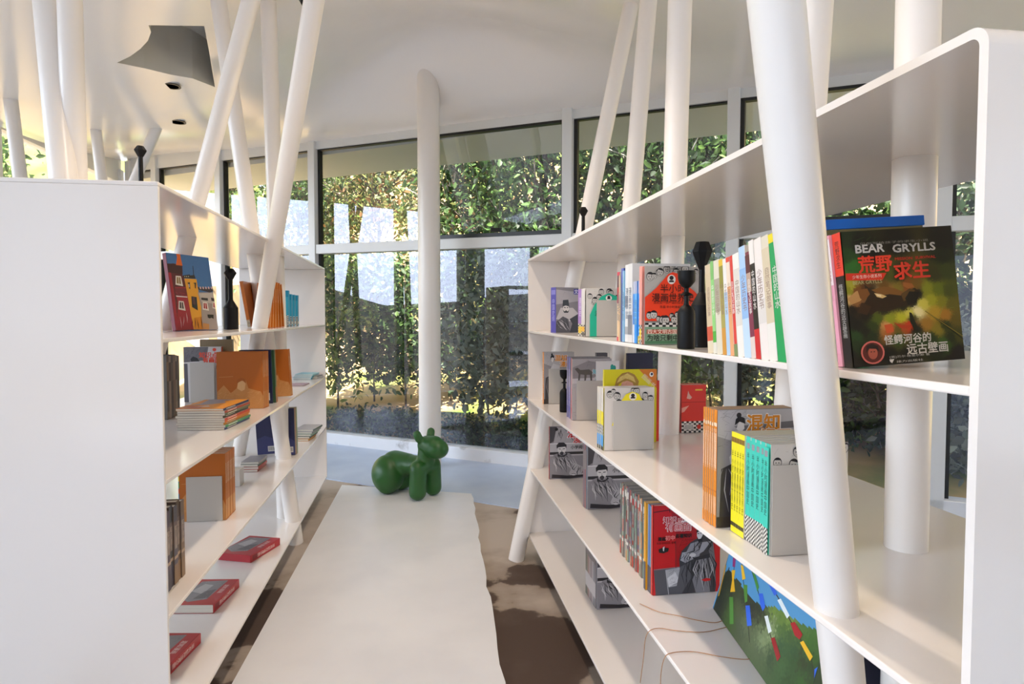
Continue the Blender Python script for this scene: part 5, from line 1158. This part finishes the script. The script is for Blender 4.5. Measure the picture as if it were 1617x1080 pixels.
def left_third_board():
    z = ZL[3]; G = 'books on the third board of the left bookshelf'
    P0 = Vector((-.868, 1.815, z + .0012))
    be = at_x(258, 945, -.70)
    names = ['dark violet', 'plum', 'charcoal', 'slate', 'brown', 'tan']; cols = ['#2a2438', '#4a3444', '#3a3a3e', '#4c4450', '#5a4436', '#7a5c44']
    y = 1.842
    for i, c in enumerate(cols):
        t = .027; h = .235 - .006 * (i % 2)
        book('%s book spine in the row beside the left end panel on the third board' % names[i], Vector((-.872, y, z + .0012)), .17 + .003 * (i % 2), h, t, '#6a5a50', c, side='R', art=bands((.0, .25, '#8a6a4c' if i > 2 else '#3a3446'), (.5, .8, '#6c5a58'), (.32, .36, '#b89a7c'), txt='知识漫画', tc='#c8b49c', tv=.6, th=.3), group='dark books by the left end panel, third board'); y += t + .0006
    bookend('grey bookend at the near end of the dark row, third board', Vector((-.8, 1.838, z + .0012)), .105, .135)
    # orange row with bookend
    y = 2.525; a = at_y(283, 815, y); e = at_y(357, 822, y); P = Vector((e.x - .165, y, z + .0012)); h = hz(357, 716, P)
    for i in range(7):
        t = .0178
        book('orange book with its face half covered by a bookend, third board' if i == 0 else 'orange-spined book, %s behind the bookend-covered face' % ORD[i - 1], Vector((P.x + .001 * (i % 2), y, P.z)), .165, h, t, '#bd6a1c', '#cf7c26', side='R', art=(lambda A: (orange_face(A), orange_spine(A))) if i == 0 else orange_spine, group='orange row on the third board of the left bookshelf'); y += t + .0003
    b = at_y(295, 823, 2.522); bookend('grey bookend before the orange row on the third board', Vector((b.x, b.y, z + .0012)), wx(352, 823, b), at_y(295, 754, b.y).z - z)
    for i, (nm, c) in enumerate((('blue', '#2a6a9c'), ('green', '#3f9a60'), ('amber', '#d8a02c'))):
        book('thin %s book peeping out left of the orange row' % nm, Vector((P.x - .03, 2.60 + .03 * i, z + .0012)), .16, .20 - .02 * i, .028, c, c, side='R', art=lambda A: [A.rect(k, 0, .8 - .12 * j, .3, .9 - .12 * j) for j, k in enumerate(('#2a6a9c', '#d8c02c', '#3f9a60', '#c8442c'))], group=G)
    book('white book standing behind the orange row', Vector((-.885, 3.02, z + .0012)), .075, .075, .07, '#d6d2ce', '#b9b6b4', side='R', group=G)
    a = at_z(384, 743, z)
    for i, (nm, c) in enumerate((('rust', '#a84a30'), ('red', '#b83c34'), ('dark green', '#3c5a48'), ('grey', '#8a868a'))):
        flat('flat %s-edged book in the small stack before the navy books' % nm, Vector((a.x - .005 + .003 * (i % 2), 3.30 + .003 * i, z + .001 + .0122 * i)), .085, .15, .012, '#8f8a8e' if i == 3 else c, c, -3, art=(lambda A: (A.rect('#8f8a8e', 0, 0, 1, 1), hatch(A, '#3a383c', .05, .05, .95, .95, 40, .02, 3))) if i == 3 else None, group='small flat stack on the third board')
    def barcode(A): A.rect('#20244e', 0, 0, 1, 1); A.poly('#34386c', [(0, 0), (0, .35), (.4, .42), (1, .3), (1, 0)]); A.rect('#d8d4d0', .5, .06, .9, .18); [A.rect('#26262c', .54 + .05 * i, .08, .56 + .05 * i, .16) for i in range(7)]; hatch(A, '#4a4e86', .1, .1, .9, .4, 16, .012, 2)
    y = 3.70
    P = Vector((at_y(407, 720, y).x, y, z + .0012))
    book('navy book with a barcode, left of the slanted tube on the third board', P, .115, .25, .016, '#20244e', '#20244e', side='R', lean=-3, art=barcode, group=G)
    y = 3.665; P = Vector((at_y(441, 718, y).x, y, z + .0012)); w = wx(466, 718, P)
    book('navy book with a barcode, right of the slanted tube on the third board', P, w, .262, .012, '#20244e', '#20244e', side='R', lean=-1, art=barcode, group=G)
    for i, (nm, c) in enumerate((('red', '#b84a34'), ('green', '#3f8a50'), ('olive', '#7a8a5a'))):
        book('%s-spined book behind the right navy one, third board' % nm, P + Vector((.003 + .001 * i, .0128 + .0165 * i, 0)), w, .262, .016, '#a89c84', c, side='R', lean=-1, group=G)
    for i, (nm, c) in enumerate((('amber', '#d8942c'), ('dark', '#3c3a3a'), ('pale green', '#8aa890'), ('grey', '#8a888c'), ('dark green', '#4a5a50'))):
        flat('flat %s-edged comic in the small stack by the far end panel' % nm, Vector((-.80 + .006 * i, 4.08 + .012 * i, z + .001 + .0132 * i)), .12, .19, .013, '#b0acac' if i == 4 else c, c, -5 - i, group='small flat stack by the far end panel')
def red_box_books():
    z = ZL[4]
    def red_top(A):
        A.rect('#a81c26', 0, 0, 1, 1); A.poly('#7c787c', [(.0, .25), (.1, .9), (.75, .95), (.7, .2), (.3, .1)]); A.poly('#a8a4a6', [(.1, .5), (.25, .8), (.5, .75), (.45, .4)]); A.poly('#57545a', [(.35, .2), (.7, .25), (.68, .6), (.45, .5)]); hatch(A, '#2f2c30', .05, .15, .7, .9, 60, .02, 3); hatch(A, '#c9c4c4', .05, .15, .7, .9, 24, .016, 8)
        A.text('混知漫画', '#e3cfcb', .85, .6, width=.5, rot=-1.5708)
        A.srect('#b82834', 0, 0, 1, 1); A.stext('混知漫画', '#f0e0dc', .5, .6)
        A.srect('#8a1c26', .15, .05, .85, .22)
    for (l, rr, f, lab, sleeve) in (((338, 889), (396, 889), (430, 868), 'red boxed comic lying flat, farthest of the three on the bottom board', True), ((271, 970), (337, 969), (375, 930), 'red-spined thick comic lying flat, middle of the three on the bottom board', False), ((216, 1077), (258, 1077), (303, 1030), 'red-spined thick comic lying flat, nearest of the three on the bottom board', False)):
        q = at_z(*rr, z); p = at_z(*l, z); fr = at_z(*f, z); d = fr - q; yaw = -math.degrees(math.atan2(d.x, d.y)); ln = .235
        w = (q - p).length if lab[4:6] != '-s' or 'middle' in lab else .17
        if 'nearest' in lab: w = .165
        u = Vector((math.cos(R(yaw)), math.sin(R(yaw)), 0)); o = q - u * w; o.z = z + .001
        b = flat(lab, o, w, ln, .034, '#a81c26', '#b82834', yaw, art=red_top, group='flat red comics on the bottom board')
        if sleeve:
            m = MB(); m.box((0, .001, -.0012), (w, .033, 0), '#a81c26'); m.build('slipcase_end', M['print'], b, colours=True)
left_third_board(); red_box_books()

# ------------------------------------------------------------------ right third board: canvas of hills and prayer flags, wires, cloth
def flag_canvas():
    P = Vector((.775, 1.566, ZR[3] + .0015)); w, h, t = .50, .325, .018; yaw, tip = -98.0, -16
    rot = Matrix.Rotation(R(yaw), 4, 'Z') @ Matrix.Rotation(R(tip), 4, 'X')
    r = thing('canvas_painting', 'canvas of green hills and strings of coloured prayer flags, low on the right bookshelf', 'painting', P); r.rotation_euler = rot.to_euler()
    m = MB(); m.box((0, 0, 0), (w, t, h), '#4a5a3c'); cv = m.build('stretched_canvas', M['canvas'], r, colours=True, bevel=.0015)
    A = Art(cv, Matrix.Translation(P) @ rot, w, h, t, 'L'); A.crop = (1110, 860, 4.464)
    A.rect('#4d93c2', 0, 0, 1, 1)
    zs = [(100,480,'#1d2418'),(130,400,'#1f2719'),(170,250,'#232b1a'),(200,300,'#2c3622'),(230,300,'#3a4428'),(300,380,'#2e3824'),(250,450,'#4a5634'),(190,520,'#3c5a24'),(300,560,'#5c6a48'),(260,600,'#46543a'),(350,450,'#1e281c'),(400,480,'#22301f'),(440,520,'#3a4a2c'),(500,460,'#6a8632'),(560,500,'#5f7c34'),(620,540,'#6f8a3a'),(480,600,'#8a9c6c'),(420,680,'#7a8c60'),(400,740,'#4a5c3c'),(560,600,'#46662e'),(620,640,'#35562a'),(560,720,'#2c5230'),(640,760,'#28502e'),(720,600,'#4a7030'),(800,620,'#3f6a26'),(860,640,'#44702a'),(760,700,'#386424'),(860,760,'#2f5a22'),(700,820,'#2a3a1e'),(640,880,'#2c5026'),(560,860,'#3a6034'),(760,900,'#26421f'),(860,900,'#2a4a22'),(700,1000,'#2c5a20'),(800,1060,'#1a2a16'),(900,1040,'#3a3a34'),(600,960,'#24481f'),(480,800,'#2f4a2c')]
    hill = [(60,490),(150,210),(185,165),(215,225),(255,260),(300,330),(370,400),(420,430),(500,435),(600,490),(680,550),(780,595),(880,608),(1100,640),(1100,1200),(700,1150)]
    Q = [(*A.z(a, b), c) for a, b, c in zs]; edge = [A.z(a, b) for a, b in hill[:-2]] + [(1.6, -.6), (-.6, -.6)]
    def below(u, v):
        c = False
        for i in range(len(edge)):
            (x0, y0), (x1, y1) = edge[i], edge[(i + 1) % len(edge)]
            if (y0 > v) != (y1 > v) and u < (x1 - x0) * (v - y0) / (y1 - y0) + x0: c = not c
        return c
    rnd = random.Random(5); L = [(u, v, lin(c)) for u, v, c in Q]; nx, ny = 90, 60
    for i in range(nx):
        for j in range(ny):
            u, v = (i + .5) / nx, (j + .5) / ny
            if not below(u, v): continue
            uu, vv = u + rnd.gauss(0, .012), v + rnd.gauss(0, .02); tot = 0; c = [0, 0, 0]
            for a, b, q in L:
                g = ((a - uu) ** 2 + ((b - vv) * .8) ** 2 + 1e-4) ** -1.5; tot += g
                for k in range(3): c[k] += g * q[k]
            n = len(A.mb.v); A.mb.v += [A.F(x / nx, y / ny) for x, y in ((i, j), (i+1, j), (i+1, j+1), (i, j+1))]; A.mb.f.append((n, n+1, n+2, n+3)); A.mb.c.append((c[0]/tot, c[1]/tot, c[2]/tot, 1))
    A.k += 1
    for ln in ([(175,60),(160,150),(110,370),(95,400)], [(228,60),(220,170),(205,340),(195,560)], [(272,80),(285,250),(310,420),(330,690)], [(335,150),(390,330),(430,480),(480,650),(530,820)], [(450,250),(530,370),(620,540),(700,690),(770,830),(885,1060)]): A.line('#26281e', A.zz(ln), .006)
    for c, q in (('#8a2a6a', [(215,65),(235,75),(228,158),(210,155)]), ('#e8b422', [(204,180),(230,180),(220,250),(228,332),(194,334),(208,250)]), ('#8a2a6a', [(268,105),(278,115),(272,128)]), ('#e8b82a', [(268,142),(285,150),(302,240),(280,250)]), ('#4f8a34', [(188,370),(214,370),(218,560),(190,560)]), ('#4f8a34', [(286,282),(315,285),(315,400),(298,410)]), ('#2a66d8', [(302,430),(332,428),(346,570),(314,575)]),
                 ('#d8a828', [(332,158),(352,170),(342,185)]), ('#3f8a3c', [(350,190),(372,212),(398,300),(385,330)]), ('#2a66d8', [(395,345),(425,345),(442,440),(424,470),(408,430)]), ('#dfe6e4', [(436,505),(460,500),(488,612),(465,626)]), ('#9c1420', [(482,660),(508,652),(550,790),(526,825)]),
                 ('#2a66d8', [(455,258),(500,290),(528,350),(505,360)]), ('#dfe8e8', [(528,392),(552,380),(614,500),(596,522)]), ('#a81624', [(620,555),(650,545),(706,635),(685,670),(650,640)]), ('#eab626', [(688,690),(712,678),(778,790),(758,822)]), ('#2a66d8', [(790,880),(815,862),(870,930),(912,990),(900,1030),(880,1050)]), ('#b88a28', [(160,140),(168,150),(118,360),(108,365)])): A.zpoly(c, q)
    A.finish()
flag_canvas()
def wire(label, pts):
    m = MB(); P = [Vector(p) for p in pts]; out = []
    for i in range(len(P) - 1):
        a, b, c, d = P[max(i-1, 0)], P[i], P[i+1], P[min(i+2, len(P)-1)]
        for k in range(6):
            t = k / 6; out.append(.5 * ((2*b) + (c-a)*t + (2*a-5*b+4*c-d)*t*t + (3*b-a-3*c+d)*t**3))
    out.append(P[-1]); o = out[0]; m.tube([q - o for q in out], .0009, 8); w = m.build('wire', M['wire'], smooth=True); w.location = o
    return tag(w, label, 'wire', 'thin copper wires from the flag painting')
zt = ZR[3] + .003
W1 = [at_z(px, py, zt) for px, py in ((1148, 976), (1130, 983), (1100, 979), (1070, 972), (1040, 966), (1010, 953))]
wire('upper copper wire lying across the board from the flag painting', W1)
W2 = [at_z(px, py, zt) for px, py in ((1170, 984), (1140, 992), (1110, 998), (1070, 996), (1042, 992), (1026, 996))] + [at_x(px, py, .556) for px, py in ((1019, 1010), (1016, 1040), (1011, 1078))]
wire('middle copper wire hanging over the front edge from the flag painting', W2)
W3 = [at_z(px, py, zt) for px, py in ((1205, 1034), (1180, 1041), (1140, 1037), (1095, 1029), (1060, 1031))] + [at_x(px, py, .556) for px, py in ((1049, 1040), (1044, 1062), (1043, 1085))]
wire('lower copper wire hanging over the front edge, nearest the viewer', W3)
def cloth_bag():
    p = at_z(1385, 1085, ZR[3]) ; P = Vector((.92, 1.15, ZR[3] + .001)); t = thing('cloth_bag', 'dark navy cloth bag on the third board behind the thick leaning tube', 'bag', P)
    bm = bmesh.new(); bmesh.ops.create_icosphere(bm, subdivisions=4, radius=1)
    for v in bm.verts:
        n = 1 + .10 * math.sin(v.co.x * 5 + 2 * v.co.z) + .07 * math.sin(v.co.y * 9 + v.co.x * 4); z = max(v.co.z, -.75)
        v.co = Vector((v.co.x * .075 * n, v.co.y * .075 * n, (z + .75) * .105))
    me = bpy.data.meshes.new('bag_body'); bm.to_mesh(me); bm.free(); me.materials.append(M['cloth']); me.polygons.foreach_set('use_smooth', [True] * len(me.polygons)); o = bpy.data.objects.new('bag_body', me); COL.objects.link(o); o.parent = t
    m = MB(); m.tube([(-.03, 0, .17), (-.03, 0, .22), (0, 0, .245), (.03, 0, .22), (.03, 0, .17)], .006, 10); m.build('handle', M['cloth'], t, smooth=True)
cloth_bag()

# ------------------------------------------------------------------ green dog stool
def dog():
    P = Vector((.045, 4.365, .0125))
    t = thing('dog_stool', 'green plastic balloon-like dog stool on the walkway before the windows', 'stool', P, rot=(0, 0, R(-43)))
    bm = bmesh.new()
    def cap(a, b, ra, rb, n=14):
        a, b = Vector(a), Vector(b)
        for i in range(n + 1):
            f = i / n; q = bmesh.ops.create_icosphere(bm, subdivisions=3, radius=ra + (rb - ra) * f); bmesh.ops.translate(bm, verts=q['verts'], vec=a.lerp(b, f))
    def ell(c, r):
        q = bmesh.ops.create_icosphere(bm, subdivisions=4, radius=1)
        for v in q['verts']: v.co = Vector((v.co.x * r[0] + c[0], v.co.y * r[1] + c[1], v.co.z * r[2] + c[2]))
    for s in (-1, 1):
        cap((.0, s * .078, .058), (.0, s * .072, .215), .060, .059); cap((0, s * .07, .215), (0, s * .02, .225), .059, .06, 6)
        ell((-.30, s * .062, .135), (.125, .105, .137)); cap((-.29, s * .085, .06), (-.30, s * .08, .12), .062, .09, 6)
        cap((-.004, s * .056, .415), (-.010, s * .070, .448), .029, .028, 6)
    cap((-.02, 0, .222), (-.16, 0, .21), .06, .072, 8); cap((-.16, 0, .215), (-.29, 0, .185), .072, .108, 8)
    cap((0.0, 0, .23), (.018, 0, .36), .062, .060, 8); cap((.012, 0, .368), (.08, 0, .362), .064, .076, 6); ell((.098, 0, .352), (.094, .074, .07))
    for v in bm.verts: v.co.z = max(v.co.z, .0)
    me = bpy.data.meshes.new('body'); bm.to_mesh(me); bm.free(); me.materials.append(M['green'])
    o = bpy.data.objects.new('body', me); COL.objects.link(o)
    r = o.modifiers.new('r', 'REMESH'); r.mode = 'VOXEL'; r.voxel_size = .0065; s = o.modifiers.new('s', 'SMOOTH'); s.iterations = 9; s.factor = .5
    dg = bpy.context.evaluated_depsgraph_get(); m2 = bpy.data.meshes.new_from_object(o.evaluated_get(dg)); m2.name = 'body'
    m2.polygons.foreach_set('use_smooth', [True] * len(m2.polygons)); o.modifiers.clear(); o.data = m2; o.parent = t
    lo = min(v.co.z for v in m2.vertices)
    for v in m2.vertices: v.co.z -= lo
dog()

# ------------------------------------------------------------------ ceiling lamps
def downlight(label, px, py, big=False):
    p = at_z(px, py, 2.8); zc = z_ceil(p.x, p.y)
    t = thing('downlight', label, 'lamp', (p.x, p.y, zc), 'recessed ceiling downlights'); m = MB()
    m.lathe([(.062, -.004), (.062, .0), (.05, .0), (.048, -.004)], 32); m.build('ring', M['dark_lamp'], t, smooth=True, angle=30)
    m = MB(); m.lathe([(.001, .0), (.05, .0), (.05, -.002), (.001, -.003)], 32); m.build('dark_lens', M['dark_lamp'], t)
downlight('recessed dark downlight below the ceiling recess, the nearer of the pair', 271, 155)
downlight('recessed dark downlight below the ceiling recess, the farther of the pair', 281, 203)
def spot_can():
    p = at_z(478, -6, 2.8); z0 = z_ceil(p.x, p.y)
    t = thing('spotlight', 'black ceiling spotlight at the top edge above the left bookshelf', 'lamp', (p.x, p.y, z0))
    m = MB(); m.tube([(0, 0, 0), (0, 0, -.05)], .008, 12); m.build('stem', M['dark_lamp'], t)
    m = MB(); m.tube([(-.03, .02, -.03), (.025, -.015, -.115)], [.026, .036], 24); m.build('can', M['dark_lamp'], t, smooth=True, angle=40)
spot_can()
